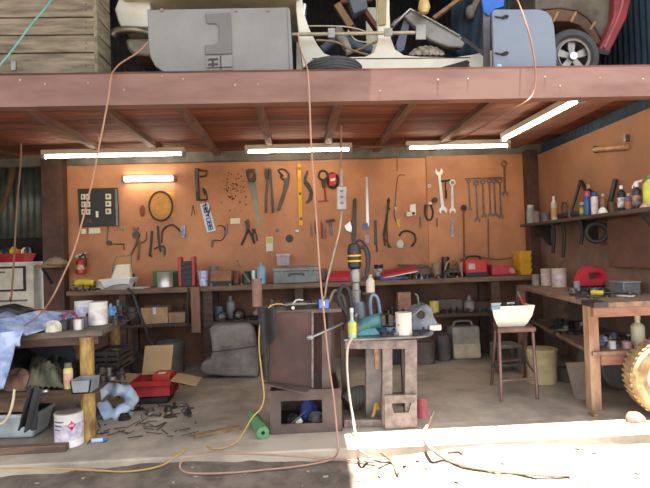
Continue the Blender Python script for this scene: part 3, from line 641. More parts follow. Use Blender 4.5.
# shackle group
o = thing('shackle', 'dark chain shackle loop hanging left of largest spanner', 'shackle', at(428,212,6))
s = MB(); wtube(s, [(425.5,205),(424.8,213),(427,219),(431,219),(432.5,212),(430.5,205)], .012); s.build('bow', mToolD, o)
s = MB(); wprism(s, circ(434,200.5,2.8), .03); s.build('pin', mToolD, o)
s = MB(); wtube(s, [(424,205.2),(432.5,204.6)], .008, smooth=False); s.build('bolt', mTool, o)
o = thing('socket_handle', 'dark T handle tool hanging between two bright spanners', 'wrench', at(445,188,6))
s = MB(); wtube(s, [(440.5,181.5),(449.5,180.5)], .010, smooth=False); wtube(s, [(445,181),(445.3,191)], .007, smooth=False); s.build('bar', mToolD, o)
s = MB(); wtube(s, [(445.3,190.5),(445.6,199)], .013, smooth=False); s.build('socket', mToolD, o)
for x, a, b, lab in ((420,217,228,'short dark punch hanging below the white wall socket'), (436.2,218,227,'short steel punch hanging below the shackle pin')):
    solo('steel_punch', lab, 'punch', lambda s: wtube(s, [(x,a),(x+.4,b)], .009, smooth=False), mTool, bevel=0)
s = MB(); p = at(463,208,6); s.lathe((p.x,5.986,p.z), [(.036,0),(.036,-.015),(.02,-.018),(.014,-.03),(0,-.031)], 16, (0,1,0)); tag(s.build('round_fitting', mToolD), 'dark round fitting on the board above a long rod', 'fitting')
solo('long_rod', 'long rust coloured rod hanging under the dark round fitting', 'rod', lambda s: wtube(s, [(463,211),(463.6,258)], .010, smooth=False), M('rust_rod', (132,84,58), .7), bevel=0)
solo('long_rod', 'long thin rod hanging under the row of spanners', 'rod', lambda s: wtube(s, [(487.5,219),(488,258)], .008, smooth=False), M('rust_rod', (132,84,58), .7), bevel=0)
solo('hanging_strap', 'thin rust strap hanging in the gap below board top at centre', 'strap', lambda s: wtube(s, [(397,171),(396.8,160)], .004, smooth=False), M('rust_rod', (132,84,58), .7), bevel=0)
o = thing('chrome_clamp', 'bright silver clamp hanging right of the pale cord', 'clamp', at(349,226,6))
s = MB(); wprism(s, [(344,226),(350,221),(352,228),(351,233),(346,230.5)], .022); s.build('body', mToolB, o, bevel=.003)
s = MB(); wtube(s, [(350,222),(354,219)], .007, smooth=False); s.build('screw', mTool, o)
# fire extinguisher on the wall at left
o = thing('fire_extinguisher', 'small red fire extinguisher hanging beside the brown post', 'fire extinguisher', (at(81,274,5.93).x, 5.93, at(81,274,5.93).z))
p = at(81,274,5.93); h = px(15,5.93); r = px(4.7,5.93)
s = MB(); s.lathe((p.x,5.93,p.z), [(r*.85,0),(r,.01),(r,h*.75),(r*.7,h*.92),(r*.35,h)], 18); s.build('cylinder', M('extinguisher_red', (176,48,44), .35, var=.15), o)
s = MB(); s.lathe((p.x,5.93,p.z+h*.3), [(r*1.02,0),(r*1.02,h*.3)], 18, caps=False); s.build('label_band', M('band_white', (220,200,186), .5, scale=30, rgb2=(176,90,80)), o)
s = MB(); q = V((p.x,5.93,p.z+h)); s.cyl(q-V((0,0,.01)), q+V((0,0,.035)), r*.4, n=10); s.build('valve', mBlackP, o)
s = MB(); s.beam(q+V((-.05,0,.03)), q+V((.07,-.01,.065)), .02, .008); s.beam(q+V((-.05,0,.02)), q+V((.08,-.01,.015)), .02, .008); s.build('handle', mToolB, o)
s = MB(); s.tube([q+V((.0,-.01,.02)), q+V((.05,-.03,.05)), q+V((.07,-.03,-.04)), q+V((.05,-.02,-.1))], .009, 8); s.build('hose', mBlackP, o)
s = MB(); s.bx(p.x-.02, p.x+.02, 5.93+r-.004, W, p.z+.02, p.z+h*.6); s.build('bracket', mToolD, o)
# small shelf on the post with a hat like bag
o = thing('post_shelf', 'little timber shelf fixed on the brown post', 'shelf', at(58,266,5.8))
s = MB(); a = at(41,265,5.75); b = at(66,265,5.75); s.bx(a.x, b.x, 5.62, 5.86, a.z-.03, a.z); s.build('board', mTimber, o, bevel=.003)
s = MB(); s.beam((a.x+.06,5.65,a.z-.03), (a.x+.06,5.855,a.z-.2), .02, .02); s.build('bracket', mToolD, o)
s = MB(); c = at(56,264.8,5.73); s.grid(lambda u,v: (c.x+(u-.5)*.23, c.y+(v-.5)*.18, a.z+.003+.075*math.sin(PI*u)**.7*math.sin(PI*v)**.7+.006*math.sin(u*30)*math.sin(PI*v)), 24, 14); tag(s.build('cloth_cap', M('tan_cloth', (150,128,108), .9), solid=.004), 'tan cloth cap lying on the little post shelf', 'cap')
# ================================================================== shared makers
def proj(p):
    d = V(p)-EYE; z = d.dot(fw); return (CX+F*d.dot(RT)/z, CY-F*d.dot(UP)/z)
def P3(x, Y, z):
    X = at(x, 300, Y).x
    for _ in range(4): X += (x-proj((X,Y,z))[0])*Y/F
    return V((X, Y, z))
mTin = M('tin', (196,194,188), .35, .6, var=.2, scale=12)
mTinW = M('white_tin', (228,224,216), .45, var=.14, scale=7)
mLabelG = M('grey_label', (170,166,172), .5, scale=26, rgb2=(120,112,120))
def can(label, x, Y, z, w_, h, body, band=None, lid=None, name='paint_can', cat='can', handle=False, open_=False, group=None, rough=None):
    c = P3(x, Y, z); r = px(w_, Y)/2; h = px(h, Y)
    o = thing(name, label, cat, c, group)
    s = MB()
    if open_: pr = [(0,0),(r,0),(r,h),(r*.93,h),(r*.92,h*.2),(0,h*.2)]
    else: pr = [(0,0),(r,0),(r*1.02,h*.02),(r*1.0,h*.04),(r,h*.95),(r*1.03,h*.97),(r*1.03,h),(r*.9,h),(r*.86,h*.97),(0,h*.97)]
    s.lathe(c, pr, 22); s.build('body', body, o)
    if band: s = MB(); s.lathe(c, [(r*1.015,h*.22),(r*1.015,h*.72)], 22, caps=False); s.build('label_band', band, o)
    if lid: s = MB(); s.lathe(c+V((0,0,h*.97)), [(r*.88,0),(r*.88,h*.05),(0,h*.05)], 20); s.build('lid', lid, o)
    if handle: s = MB(); s.tube([c+V((math.cos(a)*r*1.03,-.3*r*math.sin(a),h*.86-math.sin(a)*h*.45)) for a in [PI*k/10 for k in range(11)]], .0035, 6, smooth=False); s.build('handle', mTool, o)
    return o
def bottle(label, x, Y, z, w_, h, body, cap, name='bottle', band=None, spray=False, group=None, shoulder=.68, trig=None):
    c = P3(x, Y, z); r = px(w_, Y)/2; h = px(h, Y); o = thing(name, label, 'bottle' if name != 'spray_can' else 'spray can', c, group)
    s = MB(); s.lathe(c, [(0,0),(r*.92,0),(r,h*.03),(r,h*shoulder),(r*.8,h*(shoulder+.08)),(r*.4,h*(shoulder+.14)),(r*.38,h*.86)], 20); s.build('body', body, o)
    s = MB(); s.lathe(c+V((0,0,h*.85)), [(r*.45,0),(r*.45,h*.14),(0,h*.15)], 14); s.build('cap', cap, o)
    if band: s = MB(); s.lathe(c, [(r*1.02,h*.14),(r*1.02,h*.52)], 20, caps=False); s.build('label_band', band, o)
    if spray:
        s = MB(); t = c+V((0,0,h*.97)); q = px(1,Y); s.hexa([t+V(v)*q for v in ((-2.5,-1.3,0),(4.5,-1.1,2),(4.5,1.1,2),(-2.5,1.3,0),(-1.5,-1.3,2.6),(6.5,-1.1,4.6),(6.5,1.1,4.6),(-1.5,1.3,2.6))]); s.tube([t+V((-2,0,0))*q, t+V((-4,0,-2))*q, t+V((-4.6,0,-4.5))*q], q*.6, 6); s.build('trigger_head', trig or cap, o)
    return o
def spraycan(label, x, Y, z, w_, h, body, cap, band=None, group=None):
    c = P3(x, Y, z); r = px(w_, Y)/2; h = px(h, Y); o = thing('spray_can', label, 'spray can', c, group)
    s = MB(); s.lathe(c, [(0,0),(r*.95,0),(r,h*.02),(r,h*.74),(r*.8,h*.8),(r*.55,h*.82)], 18); s.build('body', body, o)
    s = MB(); s.lathe(c+V((0,0,h*.8)), [(r*.8,0),(r*.78,h*.18),(r*.6,h*.2),(0,h*.2)], 16); s.build('cap', cap, o)
    if band: s = MB(); s.lathe(c, [(r*1.02,h*.2),(r*1.02,h*.6)], 18, caps=False); s.build('label_band', band, o)
    return o
def bucket(label, x, Y, z, w_, h, body, rim=None, handle=True, taper=.85, fill=None, name='bucket', cat='bucket'):
    c = P3(x, Y, z); R = px(w_, Y)/2; h = px(h, Y); o = thing(name, label, cat, c)
    s = MB(); s.lathe(c, [(0,0),(R*taper,0),(R*.98,h*.93),(R*1.04,h*.93),(R*1.04,h),(R*.94,h),(R*taper*.93,h*.04),(0,h*.04)], 28); s.build('body', body, o)
    s = MB(); s.torus(c+V((0,0,h*.8)), R*.97, R*.035, axis=(0,0,1), n=32, m=6); s.build('rim', rim or body, o)
    if handle: s = MB(); s.tube([c+V((math.cos(a)*R*1.04, -math.sin(a)*R*.5, h*.85-math.sin(a)*h*.5)) for a in [PI*k/12 for k in range(13)]], R*.022, 6, smooth=False); s.build('handle', mTool, o)
    if fill: s = MB(); s.lathe(c, [(R*.9,h*.8),(0,h*.86)], 20); s.build('contents', fill, o)
    return o
def carton(label, c, d, rz=0, mat=None, name='cardboard_box', cat='box', flaps=False, tape=None, z_in=None, lid=None):
    """box whose base centre is c"""
    mat = mat or mCard; o = thing(name, label, cat, c); o.rotation_euler.z = rz; c = V(c)
    a, b, h = d[0]/2, d[1]/2, d[2]
    s = MB()
    if flaps:
        t = .006; s.bx(c.x-a,c.x+a,c.y-b,c.y-b+t,c.z,c.z+h); s.bx(c.x-a,c.x+a,c.y+b-t,c.y+b,c.z,c.z+h); s.bx(c.x-a,c.x-a+t,c.y-b,c.y+b,c.z,c.z+h); s.bx(c.x+a-t,c.x+a,c.y-b,c.y+b,c.z,c.z+h); s.bx(c.x-a,c.x+a,c.y-b,c.y+b,c.z,c.z+t)
    else: s.bx(c.x-a,c.x+a,c.y-b,c.y+b,c.z,c.z+h)
    s.build('body', mat, o, bevel=.002)
    if tape: s = MB(); s.bx(c.x-a*.12,c.x+a*.12,c.y-b-.001,c.y+b+.001,c.z+h*.6,c.z+h+.0012); s.build('tape', tape, o)
    if lid: s = MB(); s.bx(c.x-a-.004,c.x+a+.004,c.y-b-.004,c.y+b+.004,c.z+h*.82,c.z+h+.003); s.build('lid', lid, o, bevel=.003)
    return o
def cloth(name, label, cat, fn, mat, nu=30, nv=20, th=.005):
    s = MB(); s.grid(fn, nu, nv); return tag(s.build(name, mat, solid=th), label, cat)
def heap(name, label, cat, c, sx, sy, sz, mat, seed=1, n=18, rough=.3):
    """lumpy solid lying on z=c.z"""
    rd = random.Random(seed); ph = [rd.uniform(0,6) for _ in range(6)]
    s = MB(); rings = []
    for i in range(9):
        t = i/8; ring = []
        for j in range(n):
            a = 2*PI*j/n; k = 1+rough*(.5*math.sin(3*a+ph[0])+.35*math.sin(5*a+ph[1]+t*3)+.25*math.sin(7*a+ph[2]-t*5))
            r = math.cos(t*PI/2)**.6*k
            ring.append(s.v((c[0]+sx*r*math.cos(a), c[1]+sy*r*math.sin(a), c[2]+sz*math.sin(t*PI/2)*(1+.15*math.sin(2*a+ph[3])))))
        rings.append(ring)
    for A, B in zip(rings, rings[1:]):
        for j in range(n): s.face([A[j],A[(j+1)%n],B[(j+1)%n],B[j]])
    s.face(rings[0][::-1])
    return tag(s.build(name, mat), label, cat)
# ================================================================== back bench
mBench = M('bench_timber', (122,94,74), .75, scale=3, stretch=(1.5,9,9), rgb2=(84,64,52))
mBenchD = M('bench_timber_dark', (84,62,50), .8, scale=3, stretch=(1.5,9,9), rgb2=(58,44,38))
BT, BL = .885, .52; BF, BK = 5.45, 5.96
xl, xr = P3(66,BF,BT).x, P3(534,BF,BT).x
o = thing('back_workbench', 'long brown timber bench with lower shelf along orange back wall', 'workbench', ((xl+xr)/2, (BF+BK)/2, 0))
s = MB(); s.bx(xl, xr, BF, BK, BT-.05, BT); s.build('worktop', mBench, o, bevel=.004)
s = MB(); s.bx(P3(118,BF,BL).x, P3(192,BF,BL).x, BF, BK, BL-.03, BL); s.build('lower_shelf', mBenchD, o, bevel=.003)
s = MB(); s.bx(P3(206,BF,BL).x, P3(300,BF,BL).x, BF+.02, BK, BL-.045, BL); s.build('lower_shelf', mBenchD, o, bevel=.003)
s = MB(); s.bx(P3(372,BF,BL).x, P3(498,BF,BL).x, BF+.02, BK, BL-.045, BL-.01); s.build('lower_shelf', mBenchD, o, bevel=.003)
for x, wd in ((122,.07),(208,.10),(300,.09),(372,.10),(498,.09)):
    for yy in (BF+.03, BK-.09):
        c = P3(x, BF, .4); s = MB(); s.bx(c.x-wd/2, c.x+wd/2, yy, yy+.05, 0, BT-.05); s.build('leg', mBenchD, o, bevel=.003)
# items on the worktop ---------------------------------------------------
z = BT+.001
can('dented silver tin on back bench in front of green box', 165.5, 5.6, z, 15, 15, mTin, name='tin_can')
c = P3(168, 5.84, z); carton('green plastic box behind the dented silver tin', c, (px(26,5.84), .12, px(15,5.84)), 0, M('green_box', (58,106,52), .5), 'plastic_box')
o = thing('tool_rack', 'black rack with red uprights standing on the back bench', 'rack', P3(188,5.7,z))
c = P3(188,5.7,z); w1 = px(13,5.7)/2; h1 = px(29,5.7)
for g in (-1,1):
    s = MB(); s.bx(c.x+g*w1-.018, c.x+g*w1+.018, c.y-.06, c.y+.06, z, z+h1); s.build('red_upright', mRed, o, bevel=.006)
s = MB(); s.bx(c.x-w1, c.x+w1, c.y-.05, c.y+.05, z, z+h1*.84); s.build('body', mBlackP, o, bevel=.006)
for k in range(4):
    s = MB(); s.beam(V((c.x-w1*.8, c.y-.065, z+h1*(.2+.17*k))), V((c.x+w1*.8, c.y-.065, z+h1*(.26+.17*k))), .014, .02); s.build('black_hook', mBlk, o)
o = thing('white_crate', 'white and lilac patterned cup on bench right of black rack', 'cup', P3(204,5.6,z))
c = P3(203.5,5.6,z); s = MB(); s.lathe(c, [(0,0),(px(4,5.6),0),(px(5,5.6),px(15,5.6)),(px(4.6,5.6),px(15,5.6)),(px(3.7,5.6),.01),(0,.01)], 20); s.build('cup_body', M('lilac_check', (206,206,228), .5, scale=30, rgb2=(120,126,178)), o)
o.name = 'drinking_cup'
c = P3(222,5.65,z); o = carton('flat brown carton with black base on the back bench', c, (px(20,5.65), .16, px(14.5,5.65)), .02, M('brown_carton', (150,106,78), .8, scale=6))
s = MB(); s.bx(c.x-px(10.4,5.65), c.x+px(10.4,5.65), c.y-.084, c.y+.084, c.z, c.z+px(4.5,5.65)); s.build('black_base', mBlk, o)
can('small dark green pot with brush behind the brown carton', 247, 5.8, z, 9, 12, M('green_pot', (50,96,78), .5), name='plastic_pot', cat='pot')
o = bottle('pale blue squeeze bottle with grey top on the bench', 262, 5.68, z, 9.5, 21, M('pale_blue', (156,184,212), .4), M('grey_cap2', (140,150,160), .5)); o.name = 'squeeze_bottle'
s = MB(); s.tube([P3(250,5.62,z+.02), P3(241,5.66,z+.16), P3(237,5.7,z+.26)], .010, 8); tag(s.build('paint_brush', mTimber), 'slim wooden handled brush leaning left of the squeeze bottle', 'brush')
# grey ammo toolbox
o = thing('metal_toolbox', 'grey steel toolbox on bench below the yellow level', 'toolbox', P3(296,5.62,z))
a, b = P3(274,5.62,z).x, P3(319,5.62,z).x
s = MB(); s.bx(a, b, 5.54, 5.76, z, z+px(12,5.6)); s.build('body', M('toolbox_grey', (118,124,122), .5, .3, scale=8), o, bevel=.005)
s = MB(); s.bx(a-.006, b+.006, 5.535, 5.765, z+px(12,5.6), z+px(15.5,5.6)); s.build('lid', M('toolbox_lid', (132,136,130), .5, .3, scale=8), o, bevel=.006)
s = MB(); s.tube([((a+b)/2-.08,5.53,z+px(7,5.6)),((a+b)/2-.06,5.515,z+px(9,5.6)),((a+b)/2+.06,5.515,z+px(9,5.6)),((a+b)/2+.08,5.53,z+px(7,5.6))], .006, 8); s.build('handle', mToolD, o)
for g in (.18,.82):
    s = MB(); s.bx(a+(b-a)*g-.014, a+(b-a)*g+.014, 5.525, 5.54, z+px(8,5.6), z+px(13,5.6)); s.build('latch', mTool, o)
s = MB(); zz = z+px(15.5,5.6)+.003; s.prism([P3(276,5.6,zz),P3(290,5.56,zz),P3(313,5.6,zz),P3(300,5.7,zz),P3(280,5.72,zz)], (0,0,.016)); tag(s.build('timber_offcut', mTimber), 'flat timber offcut lying on the grey steel toolbox lid', 'offcut')
o = thing('clear_box', 'small clear plastic tub behind the grey steel toolbox', 'tub', P3(283,5.86,z)); c = P3(284,5.86,z); s = MB(); s.bx(c.x-.07,c.x+.07,5.8,5.92,z,z+px(26,5.86)); s.build('body', M('clear_lilac', (168,150,160), .4), o, bevel=.006)
s = MB(); s.bx(c.x-.075,c.x+.075,5.795,5.925,z+px(26,5.86),z+px(28,5.86)); s.build('lid', M('lilac_lid', (196,184,196), .5), o, bevel=.004)
# red cloth/case
o = thing('red_case', 'flat red plastic case on bench left of the tall vise stack', 'case', P3(341,5.6,z)); a, b = P3(327,5.6,z).x, P3(356,5.6,z).x
s = MB(); s.hexa([(a-.02,5.5,z),(b,5.5,z),(b,5.7,z),(a,5.7,z),(a,5.5,z+.045),(b,5.5,z+.045),(b-.02,5.68,z+.11),(a+.06,5.68,z+.11)]); s.build('shell', M('crimson', (186,40,62), .45, var=.2), o, bevel=.012)
s = MB(); s.bx(a-.03,b+.0,5.48,5.71,z,z+.028); s.build('base', M('crimson_dark', (150,34,54), .5), o, bevel=.006)
can('short black and silver tin behind pale bottle on bench', 379, 5.7, z, 9, 15, mBlackP, band=M('band_silver', (180,180,184), .4, scale=30, rgb2=(60,60,64)), lid=mTin, name='tin_can')
# red/blue books
o = thing('manual_book', 'red covered book propped on a blue book on bench', 'book', P3(398,5.6,z+.03)); 
s = MB(); s.box(P3(398,5.62,z+.085), (px(37,5.6), .2, .022), rx=.2, ry=math.radians(-9)); s.build('cover', M('book_red', (178,42,58), .5), o, bevel=.003)
s = MB(); s.box(P3(398,5.615,z+.068), (px(36,5.6), .19, .012), rx=.2, ry=math.radians(-9)); s.build('pages', mIvory, o)
s = MB(); s.box(P3(392,5.62,z+.014), (px(27,5.6), .2, .026), ry=0); tag(s.build('manual_book', M('book_blue', (62,86,158), .5), bevel=.003), 'blue covered book lying flat under the red one', 'book')
# socket trays: dark small parts
random.seed(31)
def jumble(x0, x1, y0, y1, z, n, label, group, mats, seed, rmin=.010, rmax=.028, name='metal_part', cat='metal part', hmax=.06):
    rd = random.Random(seed); placed = []; tries = 0
    while len(placed) < n and tries < n*60:
        tries += 1
        x, Y = rd.uniform(x0, x1), rd.uniform(y0, y1); r = rd.uniform(rmin, rmax); c = P3(x, Y, z)
        if any((c.x-q[0])**2+(c.y-q[1])**2 < (r+q[2])**2*1.05 for q in placed): continue
        placed.append((c.x, c.y, r)); k = rd.random(); s = MB(); h = rd.uniform(.02, hmax)
        if k < .4: s.lathe(c, [(0,0),(r,0),(r,h*.5),(r*.75,h*.55),(r*.75,h),(r*.5,h),(r*.48,h*.6),(0,h*.6)], 12)
        elif k < .6: s.lathe(c, [(r*.5,0),(r,0),(r,h*.35),(r*.5,h*.35),(r*.5,0)], 14, caps=False)
        elif k < .8: s.tube([c+V((-r,0,r*.35)), c+V((-r*.3,r*.3,r*.5)), c+V((r,-r*.2,r*.35))], r*.33, 8)
        else: s.lathe(c, [(0,0),(r,0),(r*.9,h*.3),(r*.4,h*.4),(r*.4,h),(0,h*1.02)], 6)
        tag(s.build(name, rd.choice(mats)), label, cat, group)
dk = [mToolD, mTool, mBlk, mToolD]
jumble(402, 464, 5.46, 5.85, z, 60, 'small dark metal socket among the loose ones on the back bench', 'loose sockets on the back bench', dk, 5, .012, .03, 'loose_socket', 'socket')
jumble(208, 243, 5.48, 5.56, z, 7, 'small dark fitting along bench edge near the brown carton', 'fittings by the brown carton', dk, 6, .010, .018, 'loose_fitting', 'fitting', .03)
jumble(322, 352, 5.78, 5.9, z, 5, 'small dark part lying behind the flat red case', 'parts behind the red case', dk, 8, .015, .03)
# grinder with hoop
o = thing('angle_grinder', 'dark grinder with pale hoop handle on bench left of red toolbox', 'grinder', P3(452,5.62,z))
s = MB(); s.tube([P3(444,5.62,z+.035),P3(450,5.62,z+.06),P3(458,5.6,z+.06)], .035, 12); s.build('body', mBlackP, o)
s = MB(); s.tube([P3(444,5.66,z+.04),P3(447,5.66,z+.15),P3(453,5.66,z+.19),P3(459,5.66,z+.16),P3(461,5.66,z+.03)], .010, 8); s.build('hoop_handle', M('tan_hoop', (176,146,100), .5), o)
bar('steel_file', 'flat pale file standing up beside the dark grinder', 'file', P3(462,5.56,z+.0), P3(461.5,5.56,z+.17), .02, .008, mTool)
# red toolbox
o = thing('red_toolbox', 'red plastic toolbox with black base on bench', 'toolbox', P3(476,5.66,z)); a, b = P3(465.5,5.6,z).x, P3(487,5.6,z).x
s = MB(); s.bx(a,b,5.58,5.8,z+.03,z+px(17,5.6)); s.build('body', M('toolbox_red', (196,44,46), .45, var=.2), o, bevel=.012)
s = MB(); s.bx(a-.005,b+.005,5.57,5.8,z,z+.045); s.build('base', mBlackP, o, bevel=.004)
s = MB(); s.bx(a+.03,a+.10,5.57,5.58,z+.08,z+.14); s.build('white_label', M('label_grey', (200,186,180), .5), o)
s = MB(); s.tube([(a+.03,5.68,z+px(17,5.6)-.01),(a+.06,5.68,z+px(20,5.6)),(b-.06,5.68,z+px(20,5.6)),(b-.03,5.68,z+px(17,5.6)-.01)], .012, 8); s.build('handle', mBlackP, o)
o = thing('red_jerry_case', 'low dusty red plastic case right of red toolbox on bench', 'case', P3(498,5.7,z)); a, b = P3(489,5.7,z).x, P3(514,5.7,z).x
s = MB(); s.hexa([(a,5.6,z),(b,5.6,z),(b,5.82,z),(a,5.82,z),(a+.01,5.62,z+.12),(b-.04,5.62,z+.10),(b-.04,5.8,z+.10),(a+.01,5.8,z+.12)]); s.build('shell', M('dusty_red', (176,56,66), .55, var=.25), o, bevel=.015)
s = MB(); s.cyl((b-.07,5.6,z+.05),(b-.07,5.58,z+.05), .03, n=14); s.build('cap', M('pink_cap', (196,130,134), .5), o)
# yellow bins
o = thing('yellow_bins', 'stack of yellow plastic parts bins in the bench corner', 'bin stack', P3(524,5.62,z)); 
for k in range(4):
    a, b = P3(518.5-.5*(k==3),5.6,z).x, P3(530.5,5.6,z).x; z0 = z+px(6.0,5.6)*k
    s = MB(); s.hexa([(a+.012,5.56,z0),(b-.012,5.56,z0),(b-.012,5.74,z0),(a+.012,5.74,z0),(a,5.54,z0+px(6.2,5.6)),(b,5.54,z0+px(6.2,5.6)),(b,5.75,z0+px(6.2,5.6)),(a,5.75,z0+px(6.2,5.6))]); s.build('bin', M('bin_yellow', (214,160,48), .45, var=.2), o, bevel=.004)
s = MB(); s.tube([P3(451,5.86,z+.1),P3(470,5.86,z+.22),P3(495,5.86,z+.17),P3(514,5.86,z+.19)], .007, 6); tag(s.build('grey_hose', mTool), 'thin grey hose lying behind the red toolbox on bench', 'hose')
# ---------------- lower shelf left
z = BL+.001
c = P3(157,5.62,z); carton('tan cardboard box on lower bench shelf with torn white label', c, (px(25,5.62), .24, px(15.5,5.62)), .06, M('carton_tan', (178,142,106), .85), tape=M('torn_label', (206,206,210), .6))
c = P3(179.5,5.6,z); carton('small cardboard box beside the tan one on lower shelf', c, (px(16,5.6), .2, px(10,5.6)), -.05, M('carton_brown', (156,124,98), .85))
# hanging planks at 196
o = thing('hanging_plank', 'brown plank hanging upright from bench front below black rack', 'plank', P3(195.5,5.42,.45)); a, b = P3(191,5.42,.7).x, P3(200,5.42,.7).x
s = MB(); s.bx(a,b,5.415,5.445,P3(0,5.42,0).z+BT-.05-px(40,5.42),BT-.005); s.build('plank', M('hang_plank', (132,98,78), .8, scale=3, stretch=(9,9,1.5)), o, bevel=.003)
s = MB(); s.tube([P3(188,5.43,BT),P3(187.5,5.42,.7),P3(188.5,5.425,.5),P3(187.8,5.42,.42)], .009, 7); tag(s.build('hanging_chain', mBlk), 'thin black strap hanging at the left of upright plank', 'strap')
# motors
def motor(label, x, Y, z, r, L, mat, cat='motor'):
    c = P3(x,Y,z+r); o = thing('electric_motor', label, cat, V((c.x,c.y,z)))
    s = MB(); s.lathe(c+V((0,-L/2,0)), [(0,0),(r*.55,0),(r*.95,.02),(r,.03),(r,L-.03),(r*.9,L),(0,L)], 22, (0,1,0)); s.build('case', mat, o)
    s = MB(); s.cyl(c+V((0,-L/2-.035,0)), c+V((0,-L/2+.01,0)), r*.2, n=10); s.build('shaft', mTool, o)
    s = MB(); s.bx(c.x-r*.8,c.x+r*.8,c.y-L*.35,c.y+L*.35,z,z+r*.25); s.build('foot', mToolD, o)
    return o
motor('round dark grey motor on middle lower shelf, its face outward', 239, 5.58, z, px(5.6,5.5), .16, mToolD)
motor('small motor with pale shaft on the lower shelf, left of larger one', 222, 5.58, z, px(4.2,5.5), .12, M('motor_grey', (120,116,112), .5, .4))
o = bottle('pale grey oil bottle standing behind motors on lower shelf', 231, 5.75, z, 9, 22, M('oil_bottle', (138,136,134), .4), mTool); o.name = 'oil_bottle'
can('small blue grey jar at left of the shelf motors', 219, 5.7, z, 8, 12, M('jar_blue', (112,130,150), .3), name='glass_jar', cat='jar')
jumble(242, 256, 5.5, 5.6, z, 3, 'small dark part beside the larger shelf motor', 'parts beside the shelf motor', dk, 9, .02,.03)
# clutter on lower shelf left of boxes
heap('rag_pile', 'dark rag heap on lower bench shelf left of cardboard', 'rags', P3(136,5.64,z), .06,.1,.16, M('dark_rag', (66,60,56), .95), 3)
jumble(165, 188, 5.75, 5.9, z, 5, 'dark metal part behind the small box on lower shelf', 'parts behind the small box', dk, 12, .025,.04, hmax=.16)
# right lower shelf clutter
z2 = BL-.009
can('yellow plastic cup on right lower shelf', 434.5, 5.58, z2, 9.5, 12, M('cup_yellow', (214,196,90), .5), name='plastic_cup', cat='cup', open_=True)
o = bottle('dusty glass jar with knob lid on right lower shelf', 469.5, 5.62, z2, 11, 18, M('dusty_jar', (134,126,122), .4), mToolD, shoulder=.5); o.name = 'glass_jar'
jumble(436, 497, 5.46, 5.7, z2, 34, 'small dark bolt among the jumble on right lower shelf', 'bolts on right lower shelf', dk, 14, .014,.03, 'loose_bolt', 'bolt', .05)
c = P3(449,5.75,z2); carton('long dusty grey box at the back of right lower shelf', c, (px(24,5.75), .14, px(12,5.75)), .04, M('dusty_grey_box', (104,94,90), .8), 'storage_box')
c = P3(480,5.8,z2); carton('low brown box at the back of right lower shelf', c, (px(22,5.8), .14, px(8,5.8)), -.05, M('dusty_brown_box', (98,76,66), .8), 'storage_box')
c = P3(404,5.7,z2); o = carton('pinkish brown carton standing behind the table, lower shelf', c, (px(13,5.7), .1, px(21,5.7)), 0, M('pink_carton', (176,132,112), .85))
# ---------------- under the bench
bucket('grey plastic bucket with folded cloth under the back bench', 172, 5.6, .001, 27, 30, M('dirty_grey', (104,100,96), .6), handle=False, fill=M('bag_grey', (140,146,154), .5))
# grey seat like slab
o = thing('vehicle_seat', 'worn grey car seat lying on the floor under back bench', 'car seat', on(228,378,0))
c = P3(226,5.25,0)
pts = [(206,376),(199,371),(201,363),(210,360),(212,350),(209,330),(211,326),(248,325),(253,330),(258,360),(258,378)]
Yq = 5.15; q = T(pts, Yq); zmin = min(p.z for p in q); q = [V((p.x, Yq, p.z-zmin+.001)) for p in q]
s = MB(); s.prism(q, (0,.22,0)); s.build('backrest', M('seat_grey', (140,132,124), .9, scale=5, rgb2=(98,92,86), bump=.3), o, bevel=.03)
s = MB(); s.tube([V((p.x, Yq-.003, p.z-zmin)) for p in T([(212,352),(230,350),(256,346)], Yq)], .006, 6); s.build('seam', M('seat_seam', (84,78,74), .9), o)
# white container
o = thing('plastic_container', 'dusty white plastic container on the floor under bench', 'container', P3(465,5.7,0))
c = P3(465.5,5.65,0); a = px(14,5.65); h = px(36,5.65)
s = MB(); s.bx(c.x-a, c.x+a, 5.58, 5.82, .001, h*.9); s.build('body', M('container_white', (176,170,156), .5, scale=3, rgb2=(130,122,110)), o, bevel=.02)
s = MB(); s.bx(c.x-a*.96, c.x+a*.96, 5.576, 5.584, .02, h*.42); s.build('label', M('cream_label', (206,190,160), .6), o)
s = MB(); s.tube([(c.x-a*.7,5.7,h*.88),(c.x-a*.5,5.7,h*1.02),(c.x+a*.5,5.7,h*1.02),(c.x+a*.7,5.7,h*.88)], .012, 8); s.build('handle', M('container_white', (0,0,0)), o)
heap('rag_pile', 'dark heap of rags on the floor under bench at left', 'rags', P3(143,5.72,0), .13,.14,.2, M('dark_rag', (0,0,0)), 8)
jumble(140, 196, 4.9, 5.3, 0.001, 14, 'dark scrap piece on the floor before the grey bucket', 'floor scrap before the grey bucket', dk, 17, .02,.05, 'scrap_piece', 'scrap', .05)
# ================================================================== left side
mLog = M('yellow_post', (184,148,80), .55, scale=7, rgb2=(112,82,44), stretch=(3,3,1))
mGreyPl = M('grey_plastic', (134,138,142), .5, var=.2)
